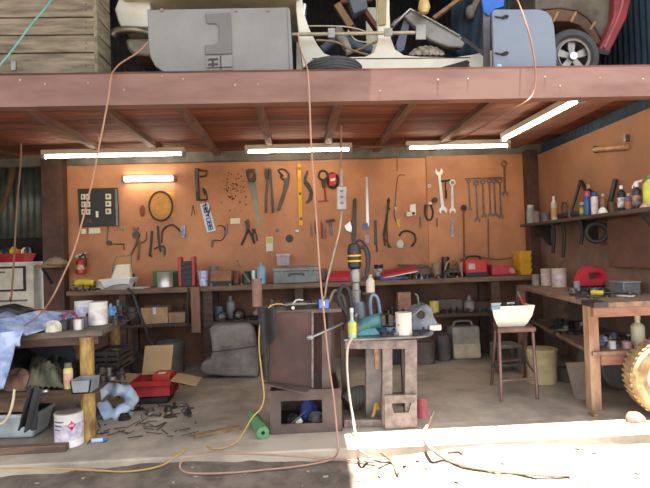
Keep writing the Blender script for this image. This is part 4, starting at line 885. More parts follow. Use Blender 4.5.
# white stove cabinet at the back left
Y = 5.75; a, b = P3(-14,Y,1.2).x, P3(33,Y,1.2).x
o = thing('white_cabinet', 'old white enamel oven cabinet standing at the far left wall', 'oven', ((a+b)/2, Y+.22, 0))
zt_ = at(15,262,Y).z
s = MB(); s.bx(a, b, Y, Y+.5, 0, zt_); s.build('body', M('enamel', (214,208,190), .4, scale=4, rgb2=(172,164,146)), o, bevel=.01)
q = [at(x,y,Y) for x,y in ((-6,267),(26,266),(26.5,291),(-6,292))]
s = MB(); s.prism([V((p.x,Y-.012,p.z)) for p in q], (0,.011,0)); d_ = s.build('door', mBlk, o, bevel=.003)
q = [at(x,y,Y) for x,y in ((-5,269),(23.5,268),(24,289),(-5,290))]
s = MB(); s.prism([V((p.x,Y-.018,p.z)) for p in q], (0,.006,0)); s.build('door_panel', M('enamel', (0,0,0)), d_, bevel=.003)
s = MB(); p = at(3,272,Y); s.bx(p.x-.05,p.x+.03,Y-.036,Y-.018,p.z-.012,p.z+.006); s.build('handle', mTool, d_)
s = MB(); p = at(8,300,Y); s.bx(p.x-.2,p.x+.2,Y-.01,Y,p.z-.02,p.z); s.build('lower_trim', mTool, o)
# red tray with parts
z = zt_+.001; Y2 = 5.95
o = thing('red_tray', 'red plastic tray of parts on top of white oven cabinet', 'tray', P3(12,Y2,z))
a1, b1 = P3(-10,Y2,z).x, P3(30,Y2,z).x; h = px(8,Y2)
s = MB(); s.hexa([(a1+.02,Y2-.1,z),(b1-.03,Y2-.1,z),(b1-.03,Y2+.12,z),(a1+.02,Y2+.12,z),(a1,Y2-.13,z+h),(b1,Y2-.13,z+h),(b1,Y2+.15,z+h),(a1,Y2+.15,z+h)]); s.build('tray', M('tray_red', (170,36,40), .5), o, bevel=.006)
for k,(x,c_) in enumerate(((2,mTool),(8,mToolD),(14,mYel),(19,M('orange_part',(190,110,50),.5)),(25,mIvory),(28,mToolD))):
    c = P3(x,Y2,z+h-.005); heap('loose_fitting', 'small mixed fitting heaped in the red tray on white oven', 'fitting', c, .028,.06,.05+.012*(k%3), c_, 40+k)['group'] = 'fittings in the red tray'
# back bench left end items
z = BT+.001
o = thing('plastic_tub', 'white plastic basin with cream bag on bench under the wall sockets', 'basin', P3(118,5.65,z))
a, b = P3(102,5.62,z+.05).x, P3(134,5.62,z+.05).x
s = MB(); s.hexa([(a+.03,5.52,z+.02),(b-.03,5.52,z+.02),(b-.03,5.8,z+.02),(a+.03,5.8,z+.02),(a,5.5,z+px(10,5.6)),(b,5.5,z+px(11,5.6)),(b,5.82,z+px(11,5.6)),(a,5.82,z+px(10,5.6))]); s.build('basin', M('basin_white', (222,220,214), .5, var=.12), o, bevel=.012)
s = MB(); s.bx(a+.04,b-.04,5.53,5.79,z,z+.03); s.build('foot', mGreyPl, o)
c = P3(122,5.66,z+px(10,5.6))
s = MB(); s.hexa([c+V(v) for v in ((-.10,-.08,-.01),(.11,-.08,-.01),(.11,.08,-.01),(-.10,.08,-.01),(-.05,-.05,.145),(.09,-.05,.15),(.09,.05,.15),(-.05,.05,.145))]); s.build('cream_bag', M('bag_cream', (226,214,170), .7, scale=12, rgb2=(206,204,200)), o, bevel=.02)
s = MB(); s.tube([c+V((-.1,0,.02)), c+V((-.1,.02,.14)), c+V((-.06,.03,.23)), c+V((.09,.03,.24)), c+V((.1,.03,.05))], .007, 6, smooth=False); s.build('wire_handle', mTool, o)
heap('cushion', 'grey cushion lump lying on bench in front of white basin', 'cushion', P3(121,5.49,z), .14,.035,.05, M('cushion_grey', (150,144,140), .9), 5, rough=.12)
o = thing('power_drill', 'yellow and black cordless tool lying below the fire extinguisher', 'drill', P3(84,5.6,z))
s = MB(); s.tube([P3(76,5.6,z+.07),P3(84,5.6,z+.08),P3(95,5.58,z+.07)], .04, 12, r2=.03); s.build('body', M('tool_yellow', (214,196,44), .45), o)
s = MB(); s.tube([P3(91,5.6,z+.07),P3(93,5.6,z+.02)], .03, 10, smooth=False); s.build('grip', mBlackP, o)
s = MB(); s.cyl(P3(72,5.6,z+.068), P3(77,5.6,z+.07), .022, n=12); s.build('chuck', mTool, o)
can('pale jar left of the white basin on the bench', 101, 5.55, z, 9, 9, M('pale_jar', (176,164,144), .4), name='glass_jar', cat='jar')
jumble(70, 100, 5.47, 5.54, z, 8, 'dark oddment at left bench end under yellow tool', 'oddments at left bench end', dk, 51, .015,.028)
c = P3(139,5.62,z); s = MB(); s.prism([c+V(v) for v in ((-.09,-.08,0),(.08,-.1,0),(.1,.05,0),(-.06,.09,0))], (0,0,.012)); tag(s.build('paper_pad', M('paper_white',(214,208,196),.8)), 'white paper pad lying on bench left of the dented tin', 'paper')
# black bent cable falling from the bench to the floor
s = MB(); s.tube([P3(128,5.4,.9), P3(133,5.36,.84), P3(141,5.30,.62), P3(152,5.22,.34), P3(166,5.12,.12), P3(182,5.02,.012)], .014, 8); tag(s.build('black_hose', mBlackP), 'thick black hose sloping from bench down to the floor', 'hose')
# ------------------------------------------------------------- front left bench
z = .72; FR, BR = on(102,330,z), on(137,312,z); FLx = -2.75
o = thing('rough_workbench', 'rough timber bench on yellow posts at the left', 'workbench', (-2.0, 4.1, 0))
s = MB(); s.prism([V((FLx,3.42,z-.04)), V((FR.x,FR.y,z-.04)), V((BR.x,BR.y,z-.04)), V((FLx,4.72,z-.04))], (0,0,.04)); s.build('worktop', M('bench_grimy', (112,98,84), .75, scale=4, stretch=(1.5,9,9), rgb2=(74,64,56)), o, bevel=.004)
s = MB(); s.beam((FLx,3.44,z-.065), (FR.x-.03,FR.y+.02,z-.065), .04, .05); s.build('front_rail', mBenchD, o)
Z2 = .35
FR2, BR2 = on(97,388,Z2), on(137,358,Z2)
s = MB(); s.prism([V((FLx,3.45,Z2-.03)), V((FR2.x,max(FR2.y,3.5),Z2-.03)), V((BR2.x-.03,4.6,Z2-.03)), V((FLx,4.6,Z2-.03))], (0,0,.03)); s.build('lower_shelf', mBenchD, o, bevel=.003)
for bx_, by_, Yp, r in ((89,436,3.60,.046),(115.5,391,4.62,.05),(22,392,4.55,.05),(-40,430,3.65,.046)):
    c = P3(bx_, Yp, 0); s = MB(); s.lathe((c.x,Yp,0), [(r*1.02,0),(r,.1),(r*.96,.4),(r,z-.041)], 16); s.build('post', mLog, o)
s = MB(); s.beam(P3(42,4.42,z-.05), P3(54,4.42,Z2), .07, .03); s.build('brace', mTool, o)
s = MB(); s.bx(FLx, P3(66,3.38,.02).x, 3.37, 3.43, .001, .045); s.build('foot_plank', mBench, o, bevel=.004)
s = MB(); s.bx(FLx, P3(27,3.55,.2).x, 3.60, 3.62, .20, .32); s.build('end_panel', mBench, o, bevel=.003)
s = MB(); a = on(36,415,0); s.bx(a.x-.02,a.x+.06,3.80,3.86,0,Z2-.03); s.build('prop', mTimber, o)
z += .001; Z2 += .001
# blue denim cloth draped over edge
mDen = M('blue_cloth', (176,188,216), .9, scale=9, rgb2=(108,128,172))
rd = random.Random(9)
def den(u, v):
    # u across, v from back to hanging front
    X = FLx+.30+ (P3(56,3.9,z).x-FLx-.25)*u
    lump = .05*max(0,math.sin(u*9+v*5))+.025*math.sin(u*23+v*11)*math.sin(v*7)+.03
    if v < .7: return V((X, 4.25-(4.25-3.36)*(v/.7), z+.012+max(0,lump)*min(1,4*u*1.2,4*(1-u))))
    t = (v-.7)/.3; dr = .06 + .26*max(0,min(1,(.95-u)/.10))
    return V((X-.02*t, 3.36-.02*math.sin(t*3)-.012*math.sin(u*26), z+.012+.03*(1-t)-dr*t))
cloth('denim_cloth', 'crumpled blue cloth draped over the rough bench at far left', 'cloth', den, mDen, 60, 44, .006)
heap('black_bag', 'crumpled black bag lying behind the blue cloth at left', 'bag', P3(12,4.42,z), .2,.1,.12, mBlackP, 13)
# long screwdriver with red handle
o = thing('long_screwdriver', 'long tool with red handle lying across the rough bench', 'screwdriver', P3(52,4.5,z))
s = MB(); s.cyl(P3(27,4.5,z+.055), P3(48,4.5,z+.055), .022, n=12, r2=.026); s.build('handle', M('handle_red', (206,48,58), .4), o)
s = MB(); s.cyl(P3(48,4.5,z+.055), P3(78,4.46,z+.055), .009, n=10); s.build('shaft', mTool, o)
for x,l in ((33,'a'),(70,'b')):
    s = MB(); c = P3(x,4.5,z); s.bx(c.x-.03,c.x+.03,4.44,4.56,z,z+.031); tag(s.build('timber_block', mTimber), 'small timber block under the %s of long red screwdriver' % ('handle' if l=='a' else 'shaft'), 'block')
can('rear white paint can with lilac label on the rough bench', 84, 4.35, z, 16.5, 17, mTinW, band=M('lilac_label', (204,196,214), .5, scale=22, rgb2=(150,140,172)))
can('front white paint can with plain label and rusty rim', 98.5, 3.92, z, 17.5, 22, mTinW, band=M('cream_band', (222,214,206), .5, scale=18, rgb2=(186,172,172)), lid=M('lid_red_rim', (182,160,160), .4, .4))
o = thing('blue_bag', 'bright blue and white plastic wrapper behind the front paint can', 'wrapper', P3(112,4.45,z))
s = MB(); s.grid(lambda u,v: P3(106+12*u, 4.3+.25*v, z+.02)+V((0,0,.075*math.sin(PI*u)*math.sin(PI*v)+.02*math.sin(u*15+v*4)*math.sin(PI*v))), 18, 12); s.build('wrapper', M('wrap_blue', (60,142,214), .4, scale=14, rgb2=(190,214,232)), o, solid=.004)
s = MB(); c = P3(112,4.42,z); s.bx(c.x-.05,c.x+.05,4.36,4.5,z,z+.02); s.build('base', mWhiteP, o)
for x,Y,w_,h_,m_,lab in ((63.5,3.66,10.5,9.5,mBlackP,'squat black tin near front edge of the rough bench'),(78.5,3.66,9.5,10,mTin,'shiny small silver tin near front edge beside paint can'),(70.5,3.78,7,9,mToolD,'dark little jar between the black and silver tins'),(84.5,3.8,7.5,10,M('purple_tin',(90,70,92),.4),'purplish small tin left of the front paint can')):
    can(lab, x, Y, z, w_, h_, m_, name='small_tin', cat='tin', open_=True)
heap('white_rag', 'white lump of rag on rough bench front edge', 'rag', P3(53.5,3.62,z), .055,.05,.065, M('rag_white', (206,200,182), .9), 15)
s = MB(); s.tube([P3(62,3.9,z+.02),P3(66,3.95,z+.08),P3(74,3.95,z+.09),P3(77,3.9,z+.04),P3(70,3.86,z+.02),P3(63,3.92,z+.05)], .007, 6); tag(s.build('red_wire', M('wire_red', (186,60,70), .5)), 'loops of red wire on the rough bench by small tins', 'wire')
s = MB(); c = P3(60,4.2,z); s.tube([c+V((-.06,0,.02)), c+V((0,.01,.03)), c+V((.07,-.02,.022))], .018, 8); tag(s.build('plastic_clip', M('lime', (176,184,70), .5)), 'lime green clip lying behind the red wire loops', 'clip')
jumble(40, 120, 3.85, 4.25, z, 22, 'dark grimy metal part strewn over the rough bench', 'grimy parts on the rough bench', dk, 61, .018,.04, hmax=.07)
jumble(118, 133, 4.3, 4.6, z, 5, 'large dark engine fitting at the far right end of rough bench', 'engine fittings at the rough bench end', dk, 62, .03,.05, 'engine_fitting', 'fitting', .14)
s = MB(); c = P3(47,3.75,z); s.lathe(c, [(0,0),(.035,0),(.035,.05),(.03,.05),(.03,.01),(0,.01)], 14); tag(s.build('glass_cup', M('glass_grey', (176,186,200), .2)), 'small pale glass cup beside the blue cloth', 'cup')
# lower shelf things
mCamo = M('camo_cloth', (104,100,78), .95, scale=12, rgb2=(50,52,46))
def camo(u, v):
    c = P3(26+38*u, 3.52+.5*v, Z2)
    return c+V((0,0,.012+.15*min(1,(5*u)**.7,(5*(1-u))**.7)*min(1,(6*v)**.6,(5*(1-v))**.7)*(.82+.16*math.sin(u*11+v*7))+.018*abs(math.sin(u*21-v*9))*math.sin(PI*u)))
cloth('camouflage_jacket', 'heap of dark green and tan camouflage cloth on lower shelf', 'jacket', camo, mCamo, 44, 26, .008)
def hang(u, v):
    c = P3(27+15*u-7*v, 3.41-.02*math.sin(u*9+v*3), Z2+.05-.26*v)+V((0,.02*math.sin(u*16+v*4),.012*math.sin(u*12))); return c
cloth('dark_trousers', 'dark cloth hanging down from lower shelf at left', 'trousers', hang, M('dark_cloth', (56,56,58), .95, scale=10), 20, 20, .012)
heap('leather_boot', 'brown leather bundle at lower shelf front edge, far left', 'leather', P3(20,3.62,Z2), .11,.08,.12, M('leather_brown', (134,96,80), .7, rgb2=(70,50,46)), 19)
heap('black_bundle', 'black bundle on lower shelf behind the brown leather', 'bundle', P3(8,3.9,Z2), .2,.14,.22, mBlackP, 20)
spraycan('yellow and white spray can standing on lower shelf edge', 68.5, 3.56, Z2, 8.5, 25, M('can_yellow', (222,200,120), .4), M('cap_grey', (110,104,96), .5), band=M('can_band', (214,188,178), .4, scale=26, rgb2=(196,120,96)))
o = thing('grey_tray', 'grey plastic tray on lower shelf in front of yellow post', 'tray', P3(85,3.46,Z2))
a, b = P3(74,3.46,Z2).x, P3(95,3.46,Z2).x; h = px(12,3.5)
s = MB(); s.prism([V((a+.012,3.40,Z2)),V((b-.012,3.40,Z2)),V((b,3.40,Z2+h)),V((a,3.40,Z2+h))], (0,.008,0)); s.prism([V((a+.012,3.545,Z2)),V((b-.012,3.545,Z2)),V((b,3.545,Z2+h)),V((a,3.545,Z2+h))], (0,.008,0)); s.bx(a+.012,b-.012,3.40,3.55,Z2,Z2+.008)
s.hexa([(a+.012,3.4,Z2),(a+.02,3.4,Z2),(a+.02,3.55,Z2),(a+.012,3.55,Z2),(a,3.4,Z2+h),(a+.008,3.4,Z2+h),(a+.008,3.55,Z2+h),(a,3.55,Z2+h)]); s.hexa([(b-.02,3.4,Z2),(b-.012,3.4,Z2),(b-.012,3.55,Z2),(b-.02,3.55,Z2),(b-.008,3.4,Z2+h),(b,3.4,Z2+h),(b,3.55,Z2+h),(b-.008,3.55,Z2+h)]); s.build('tray', mGreyPl, o)
s = MB(); s.bx(a+.022,b-.022,3.41,3.54,Z2+.01,Z2+h*.55); s.build('parts_inside', mDkSteel, o)
o = thing('black_crate', 'black plastic crate on the lower shelf between yellow posts', 'crate', P3(106,4.1,Z2))
a, b = P3(94,4.05,Z2).x, P3(122,4.05,Z2).x; h = .17
for (x0,x1,y0,y1) in ((a,b,4.0,4.015),(a,b,4.3,4.315),(a,a+.015,4.0,4.3),(b-.015,b,4.0,4.3)):
    for k in range(4):
        s = MB(); s.bx(x0,x1,y0,y1,Z2+h*k/4,Z2+h*k/4+h*.16); s.build('slat', mBlackP, o)
for x in (a,(a+b)/2,b-.015): s = MB(); s.bx(x,x+.015,3.994,4.0,Z2,Z2+h); s.build('corner_rib', mBlackP, o)
s = MB(); s.bx(a,b,4.0,4.31,Z2,Z2+.01); s.build('base', mBlackP, o)
jumble(78, 98, 3.62, 3.9, Z2, 12, 'dark greasy scrap on lower shelf below black crate', 'greasy scrap beside the grey tray', dk, 71, .02,.04)
s = MB(); s.beam(P3(92,3.70,Z2+.018), P3(128,4.45,Z2+.018), .06, .03); tag(s.build('timber_offcut', mTimber), 'pale timber offcut on lower shelf edge by yellow post', 'offcut')
s = MB(); c = P3(45,3.50,Z2); s.lathe(c, [(0,0),(.025,0),(.02,.012),(0,.014)], 10); tag(s.build('bright_washer', mTin), 'bright bottle top on lower shelf under camouflage cloth', 'bottle top')
s = MB(); s.tube([P3(-8,3.36,Z2-.14),P3(2,3.36,Z2-.15),P3(9,3.36,Z2-.10),P3(13,3.37,Z2-.02),P3(14.5,3.385,Z2+.05)], .008, 8); tag(s.build('cream_cord', M('cream_cord', (206,188,156), .6)), 'cream cord curling below lower shelf at left edge', 'cord')
# floor level
c = on(16,440,0)
o = thing('grey_tub', 'long dusty grey tub on the floor under lower shelf', 'tub', (c.x-.02, c.y+.14, 0))
a, b = P3(-24,c.y,0).x, P3(37,c.y,0).x; h = px(24,c.y)
s = MB(); Yt = c.y
def tubring(z_, g): return [(a+g,Yt+g,z_),(b-g,Yt+g*.6,z_),(b-g,Yt+.26-g*.6,z_),(a+g,Yt+.26-g,z_)]
s.hexa(tubring(.001,.035)+tubring(h,.0)); s.build('body', M('tub_grey', (176,184,186), .6, scale=5, rgb2=(134,138,138)), o, bevel=.015)
s = MB(); s.bx(a-.006,b+.006,Yt-.006,Yt+.012,h-.02,h+.004); s.bx(a-.006,b+.006,Yt+.25,Yt+.266,h-.02,h+.004); s.bx(b-.012,b+.006,Yt,Yt+.26,h-.02,h+.004); s.build('rim', M('tub_rim', (186,192,194), .6), o, bevel=.003)
s = MB(); s.bx(a+.02,b-.02,Yt+.02,Yt+.24,h,h+.006); s.build('dark_contents', mBlk, o)
# white tin with red diamond
cx, Yt2 = 69.5, 3.52
o = can('white solvent tin with red diamond label on the slab', cx, Yt2, 0, 26, 31, mTinW, band=M('solvent_band', (214,206,214), .5, scale=20, rgb2=(160,150,170)), lid=M('lid_red_rim', (0,0,0)), handle=False, name='solvent_tin')
c = P3(cx, Yt2, 0); r = px(26,Yt2)/2; hh = px(31,Yt2)
def curvepatch(c, r, h0, h1, a0, a1, mat, name, parent, diamond=False):
    s = MB(); n = 6
    if diamond:
        am, hm = (a0+a1)/2, (h0+h1)/2; pts = [(a0,hm),(am,h0),(a1,hm),(am,h1)]
        vs = [s.v((c.x+math.sin(q)*r*1.03, c.y-math.cos(q)*r*1.03, c.z+hq)) for q,hq in pts]; s.face(vs)
    else: s.grid(lambda u,v: V((c.x+math.sin(a0+(a1-a0)*u)*r*1.022, c.y-math.cos(a0+(a1-a0)*u)*r*1.022, c.z+h0+(h1-h0)*v)), n, 1)
    return s.build(name, mat, parent, solid=.001)
curvepatch(c, r, hh*.52, hh*.82, .3, .85, M('diamond_red', (222,52,92), .5, var=.1), 'red_diamond', o, True)
for k in range(3): curvepatch(c, r, hh*(.78-.12*k), hh*(.82-.12*k), -.75, .05-.15*k, M('print_grey', (128,120,136), .6), 'print_line', o)
# blue white bag coil
mBag = M('bag_blue_white', (206,216,228), .5, scale=7, rgb2=(150,176,212))
c = on(108,421,0)
s = MB(); P = []
for k in range(9):
    a = math.radians(150-300*k/8); P.append(V((c.x+.02+math.cos(a)*(.125+.012*math.sin(k*2.3)), c.y+.09+.03*math.sin(k*1.7), .128+math.sin(a)*(.09+.012*math.cos(k*1.9)))))
s.tube(P, .046, 14, k=6)
for v_ in s.b.verts: v_.co += V((.008*math.sin(v_.co.z*70+v_.co.x*50), .01*math.sin(v_.co.x*60), .009*math.sin(v_.co.x*80+v_.co.y*40)))
s.grid(lambda u,v: V((c.x-.12+.26*u, c.y+.08+.12*v, .004+.05*math.sin(PI*u)*math.sin(PI*v))), 12, 6); tag(s.build('plastic_bag', mBag), 'twisted pale blue plastic bag on the floor behind yellow post', 'bag')
# cardboard box with red carton and open flaps
c = on(155,404,0); Yc2 = c.y+.12
o = thing('open_carton', 'open red cardboard carton with tan flaps folded out on floor', 'box', (c.x, Yc2, 0)); 
a, b = P3(132,Yc2-.1,.05).x, P3(172,Yc2-.1,.05).x; h = .13; y0, y1 = Yc2-.14, Yc2+.14; t = .006
mRC = M('carton_red', (176,44,44), .7, scale=8, rgb2=(140,34,36))
s = MB(); s.bx(a,b,y0,y0+t,.06,.06+h); s.bx(a,b,y1-t,y1,.06,.06+h); s.bx(a,a+t,y0,y1,.06,.06+h); s.bx(b-t,b,y0,y1,.06,.06+h); s.bx(a,b,y0,y1,.06,.066); s.build('body', mRC, o)
def flap(p, q, dv, name='flap', mat=mCard):
    s = MB(); p,q,dv = V(p),V(q),V(dv); n = (q-p).cross(dv).normalized()*.005; s.prism([p,q,q+dv,p+dv], n); return s.build(name, mat, o)
zt2 = .06+h
flap((a+.02,y1-.02,zt2), (b-.06,y1-.02,zt2), (.02,.05,.24)); flap((b,y0,zt2), (b,y1,zt2), (.22,-.08,-.03)); flap((a,y0,zt2), (a,y1,zt2), (-.12,-.02,.02)); flap((a,y0,zt2), (b,y0,zt2), (.01,-.04,-.03), mat=mRC)
s = MB(); s.bx(a+.16,b-.02,y0+.06,y1-.03,.07,zt2+.035); s.build('red_pack', M('pack_red', (196,48,44), .5), o, bevel=.006)
s = MB(); s.bx(b-.13,b-.07,y0+.1,y0+.17,zt2+.035,zt2+.037); s.build('pack_label', mWhiteP, o)
s = MB(); s.bx(a+.03,b-.03,y0+.02,y1-.02,.001,.06); s.build('dark_base', mBlk, o, bevel=.01)
jumble(112, 188, 3.98, 4.25, 0.001, 14, 'rusty scrap piece on the floor in front of red carton', 'scrap by the red carton', dk, 81, .02,.05, 'scrap_piece', 'scrap', .05)
# twigs and chips of scrap
rd = random.Random(33); s = MB()
for k in range(60):
    p = P3(rd.uniform(86,200), rd.uniform(3.55,4.35), .006); a = rd.uniform(0,6.3); L = rd.uniform(.02,.13)
    s.beam(p, p+V((math.cos(a)*L, math.sin(a)*L, rd.uniform(0,.03))), rd.uniform(.004,.010), .005)
tag(s.build('scrap_litter', M('litter_dark', (70,62,56), .9)), 'dark twiggy litter and wire scraps scattered on floor at left', 'litter', kind='stuff')
c = on(98,443,0); o = thing('small_tube', 'small blue and white tube lying on the slab by post foot', 'tube', (c.x,c.y,0)); 
s = MB(); s.cyl((c.x-.04,c.y,.016),(c.x+.03,c.y+.01,.016), .015, n=10); s.build('tube', M('tube_pale', (190,206,222), .4), o); s = MB(); s.cyl((c.x+.03,c.y+.01,.016),(c.x+.055,c.y+.013,.016), .010, n=10); s.build('cap', mBlue, o)
s = MB(); s.beam(on(194,436,.012), on(240,427,.012), .05, .022); tag(s.build('timber_batten', mTimber), 'brown batten lying on the slab left of green roll', 'batten')
# ================================================================== centre: steel cabinet, steel table
mFab = M('brown_steel', (108,92,86), .55, .3, scale=3, rgb2=(76,64,60))
mFabD = M('dark_brown_steel', (96,68,62), .5, .3, scale=2.4, rgb2=(66,48,46))
mFabL = M('pitted_steel', (138,126,120), .6, .3, scale=22, rgb2=(106,94,90), bump=.25)
mTeal = M('teal_paint', (74,132,136), .45, .1, scale=8, rgb2=(54,82,84))
Y = 3.50
def zof(x, y, Y): return at(x, y, Y).z
o = thing('steel_cabinet', 'dark brown steel cabinet with big upright panel at the centre', 'cabinet', P3(303,3.75,0))
def fp(pts, Y=Y): return T(pts, Y)
q = fp([(270,391),(341,388.5),(341,430.5),(270,433.5)]); zb = min(p.z for p in q); 
q = [V((p.x,p.y,max(0.001,p.z))) for p in q]; q[2].z = q[3].z = .001
s = MB(); s.prism(q, (0,.012,0), [fp([(281,401.5),(322,399.5),(322.5,423),(281,424.5)])]); s.build('base_front', mFab, o)
xa, xb = q[0].x, q[1].x; zt3 = q[0].z
s = MB(); s.bx(xa,xa+.012,Y+.012,4.0,.001,zt3); s.bx(xb-.012,xb,Y+.012,4.0,.001,zt3); s.bx(xa,xb,3.99,4.0,.001,zt3); s.build('base_sides', mFab, o)
s = MB(); s.bx(xa,xb,Y+.012,3.99,.001,.012); s.build('base_floor', mFabD, o)
q = fp([(272,312),(311,311),(312,389),(267,386)], Y+.06); s = MB(); s.prism(q, (0,.014,0)); s.build('front_panel', mFabD, o, bevel=.003)
s = MB(); s.hexa([at(258,383.5,Y-.02),at(305,394,Y-.06),at(314,389,Y+.05),at(268,382.5,Y+.06)]+[p+V((0,0,.008)) for p in (at(258,383.5,Y-.02),at(305,394,Y-.06),at(314,389,Y+.05),at(268,382.5,Y+.06))]); s.build('ledge_plate', mFab, o)
for x0,x1 in ((311.5,313.5),(322,331)):
    q = fp([(x0,331 if x0>320 else 312),(x1,331 if x0>320 else 312),(x1,389),(x0,389)], Y+.05); s = MB(); s.prism(q, (0,.03,0)); s.build('upright', mFabL if x0 < 320 else mFab, o)
zc = zof(298,309.5,Y+.1)
xa2, xb2 = P3(254,Y+.1,zc).x, P3(341,Y+.1,zc).x
s = MB(); s.bx(xa2,xb2,Y+.06,4.02,zc-.025,zc); s.build('top_plate', mFab, o, bevel=.003)
for xx in (xa+.005,xb-.05):
    s = MB(); s.bx(xx,xx+.045,3.93,3.985,zt3,zc-.025); s.build('back_post', mFab, o)
s = MB(); s.bx(xa+.03,xb-.05,3.97,3.985,zt3,zc-.025); s.build('back_panel', mFabD, o)
# black straps hanging on the left of it
for k,(pts,lab) in enumerate((([(262,312),(263,330),(264.5,350),(266,373),(266,380)],'wide black strap hanging at left side of steel cabinet'),([(268,315),(267,335),(268,352),(267,362)],'narrow black strap hanging beside the wide one'),([(273,312),(275,325),(273.5,338)],'short grey strap hanging over steel cabinet panel'))):
    s = MB(); s.tube(T(pts, Y+.03), .017-.004*k, 8); tag(s.build('hanging_strap', mBlk if k<2 else mToolD), lab, 'strap')
# contents of the base
for x,y,r,m_,lab in ((308,417,.06,M('blue_lump',(70,96,186),.6),'blue rag in the back of steel cabinet base'),(293,421,.045,M('black_lump',(48,46,48),.6),'black lump inside the steel cabinet base at left'),(316,421,.05,M('grey_lump',(132,128,124),.6),'grey wedge lump inside the steel cabinet base at right')):
    c = P3(x,3.72 if 'blue' not in lab else 3.82,.013); heap('rag_lump', lab, 'rag', c, r,r*.8,r*1.1 if 'blue' not in lab else .13, m_, int(x))
c = P3(299,3.6,.013); o2 = thing('small_packet', 'little white and red packet lying in the steel cabinet base', 'packet', c)
s = MB(); s.box(c+V((0,0,.035)), (.05,.03,.03), ry=-.5); s.build('packet', mWhiteP, o2, bevel=.003); s = MB(); s.box(c+V((-.028,0,.022)), (.02,.032,.032), ry=-.5); s.build('red_end', mRed, o2); s = MB(); s.bx(c.x-.03,c.x+.03,c.y-.015,c.y+.03,c.z,c.z+.012); s.build('under_card', mCard, o2)
s = MB(); s.tube([P3(286,3.56,.02),P3(300,3.58,.09),P3(311,3.62,.15)], .005, 6); tag(s.build('bent_wire', mTool), 'pale bent wire poking up inside steel cabinet base', 'wire')
# on top: spray gun and oddments
z = zc+.001
o = thing('air_gun', 'grey air blow gun on yellow hose lying on steel cabinet', 'air gun', P3(298,3.62,z))
s = MB(); s.tube([P3(285,3.62,z+.03),P3(294,3.62,z+.035),P3(306,3.64,z+.03)], .016, 10); s.build('body', mTool, o)
s = MB(); s.tube([P3(306,3.64,z+.03),P3(318,3.66,z+.028),P3(327,3.67,z+.025)], .008, 8); s.build('nozzle', mTool, o)
s = MB(); s.tube([P3(293,3.61,z+.035),P3(297,3.6,z+.065),P3(303,3.61,z+.06)], .007, 8); s.build('trigger', mTin, o)
s = MB(); s.cyl(P3(293,3.585,z+.012),P3(293,3.6,z+.012), .012, n=10); s.build('bright_nut', mTin, o)
o = thing('small_box', 'small blue plastic box on steel cabinet top beside orange cord', 'box', P3(324,3.6,z)); a, b = P3(319,3.58,z).x, P3(329,3.58,z).x
s = MB(); s.bx(a,b,3.575,3.65,z,z+.06); s.build('box', M('sky_blue', (92,130,214), .4), o, bevel=.004); s = MB(); s.bx(a+.02,a+.04,3.573,3.6,z+.02,z+.05); s.build('label', mWhiteP, o)
jumble(268, 318, 3.75, 3.95, z, 16, 'dark metal oddment strewn on steel cabinet top', 'oddments on steel cabinet top', dk, 91, .015,.035, hmax=.05)
s = MB(); s.beam(P3(286,3.66,z+.008), P3(330,3.70,z+.008), .03, .014); tag(s.build('flat_bar', mToolD), 'long flat dark bar lying on the steel cabinet top', 'bar')
# pry bar leaning
s = MB(); s.beam(at(309,338,3.46), at(343,323,3.62), .022, .010); s.ball(at(310,337.5,3.46), .018, sx=1.5); tag(s.build('flat_lever', M('pale_steel', (166,168,170), .4, .6)), 'pale steel lever slanting across the front of centre machine', 'lever')
# steel table -----------------------------------------------------------
TZ = .615
o = thing('steel_table', 'heavy steel table with round ended top and cut-out foot panel', 'table', P3(390,3.75,0))
c1 = on(410,333,TZ); top = [V((P3(344,3.46,TZ).x,3.46,TZ-.014)), V((c1.x,3.46,TZ-.014))]
cx_, cyy = c1.x+.02, 3.79
for k in range(13):
    a = -PI/2+PI*k/12; top.append(V((cx_+.17*math.cos(a), cyy+.33*math.sin(a), TZ-.014)))
top.append(V((P3(344,4.12,TZ).x,4.12,TZ-.014)))
s = MB(); s.prism(top, (0,0,.014)); s.build('tabletop', M('top_steel', (146,146,150), .35, .6, scale=6, rgb2=(104,100,100)), o, bevel=.003)
def slab(name, pts, Y0, dep, mat, holes=(), bevel=.003):
    q = fp(pts, Y0); mz = min(p.z for p in q); 
    if mz < .001: q = [V((p.x,p.y,max(p.z,.001))) for p in q]
    s = MB(); s.prism(q, (0,dep,0), [fp(h, Y0) for h in holes]); return s.build(name, mat, o, bevel=bevel if not holes else 0)
slab('apron', [(345,341),(417,339.5),(417,349),(345,349)], 3.50, .05, mFabL)
slab('leg', [(382.5,348),(392.5,348),(392.5,428),(382.5,428)], 3.51, .06, mFabL)
slab('leg', [(405,348),(417.3,347),(417,428),(405,428)], 3.51, .06, mFabL)
slab('foot_panel', [(384.5,395.5),(416.5,394.5),(417.5,427),(385,429)], 3.488, .02, mFabL, [[(391.3,403.5),(411.5,402.5),(408.8,412.5),(394,413)]])
slab('inner_post', [(366,348),(381,348),(381,428),(366,428)], 3.70, .05, M('grey_post', (140,132,130), .6, .2, scale=8))
slab('timber_wedge', [(374,348),(379,348),(379,369),(375,369)], 3.52, .03, mTimber)
slab('base_rail', [(344,420),(385,419.5),(385,431),(344,432)], 3.56, .06, mFabL)
for x0 in (345, 405):
    c = P3(x0,4.02,.3); s = MB(); s.bx(c.x-.03,c.x+.03,3.98,4.04,.001,TZ-.014); s.build('leg', mFab, o)
s = MB(); s.bx(P3(345,4.0,.1).x,P3(405,4.0,.1).x,4.0,4.03,.05,.1); s.build('back_rail', mFab, o)
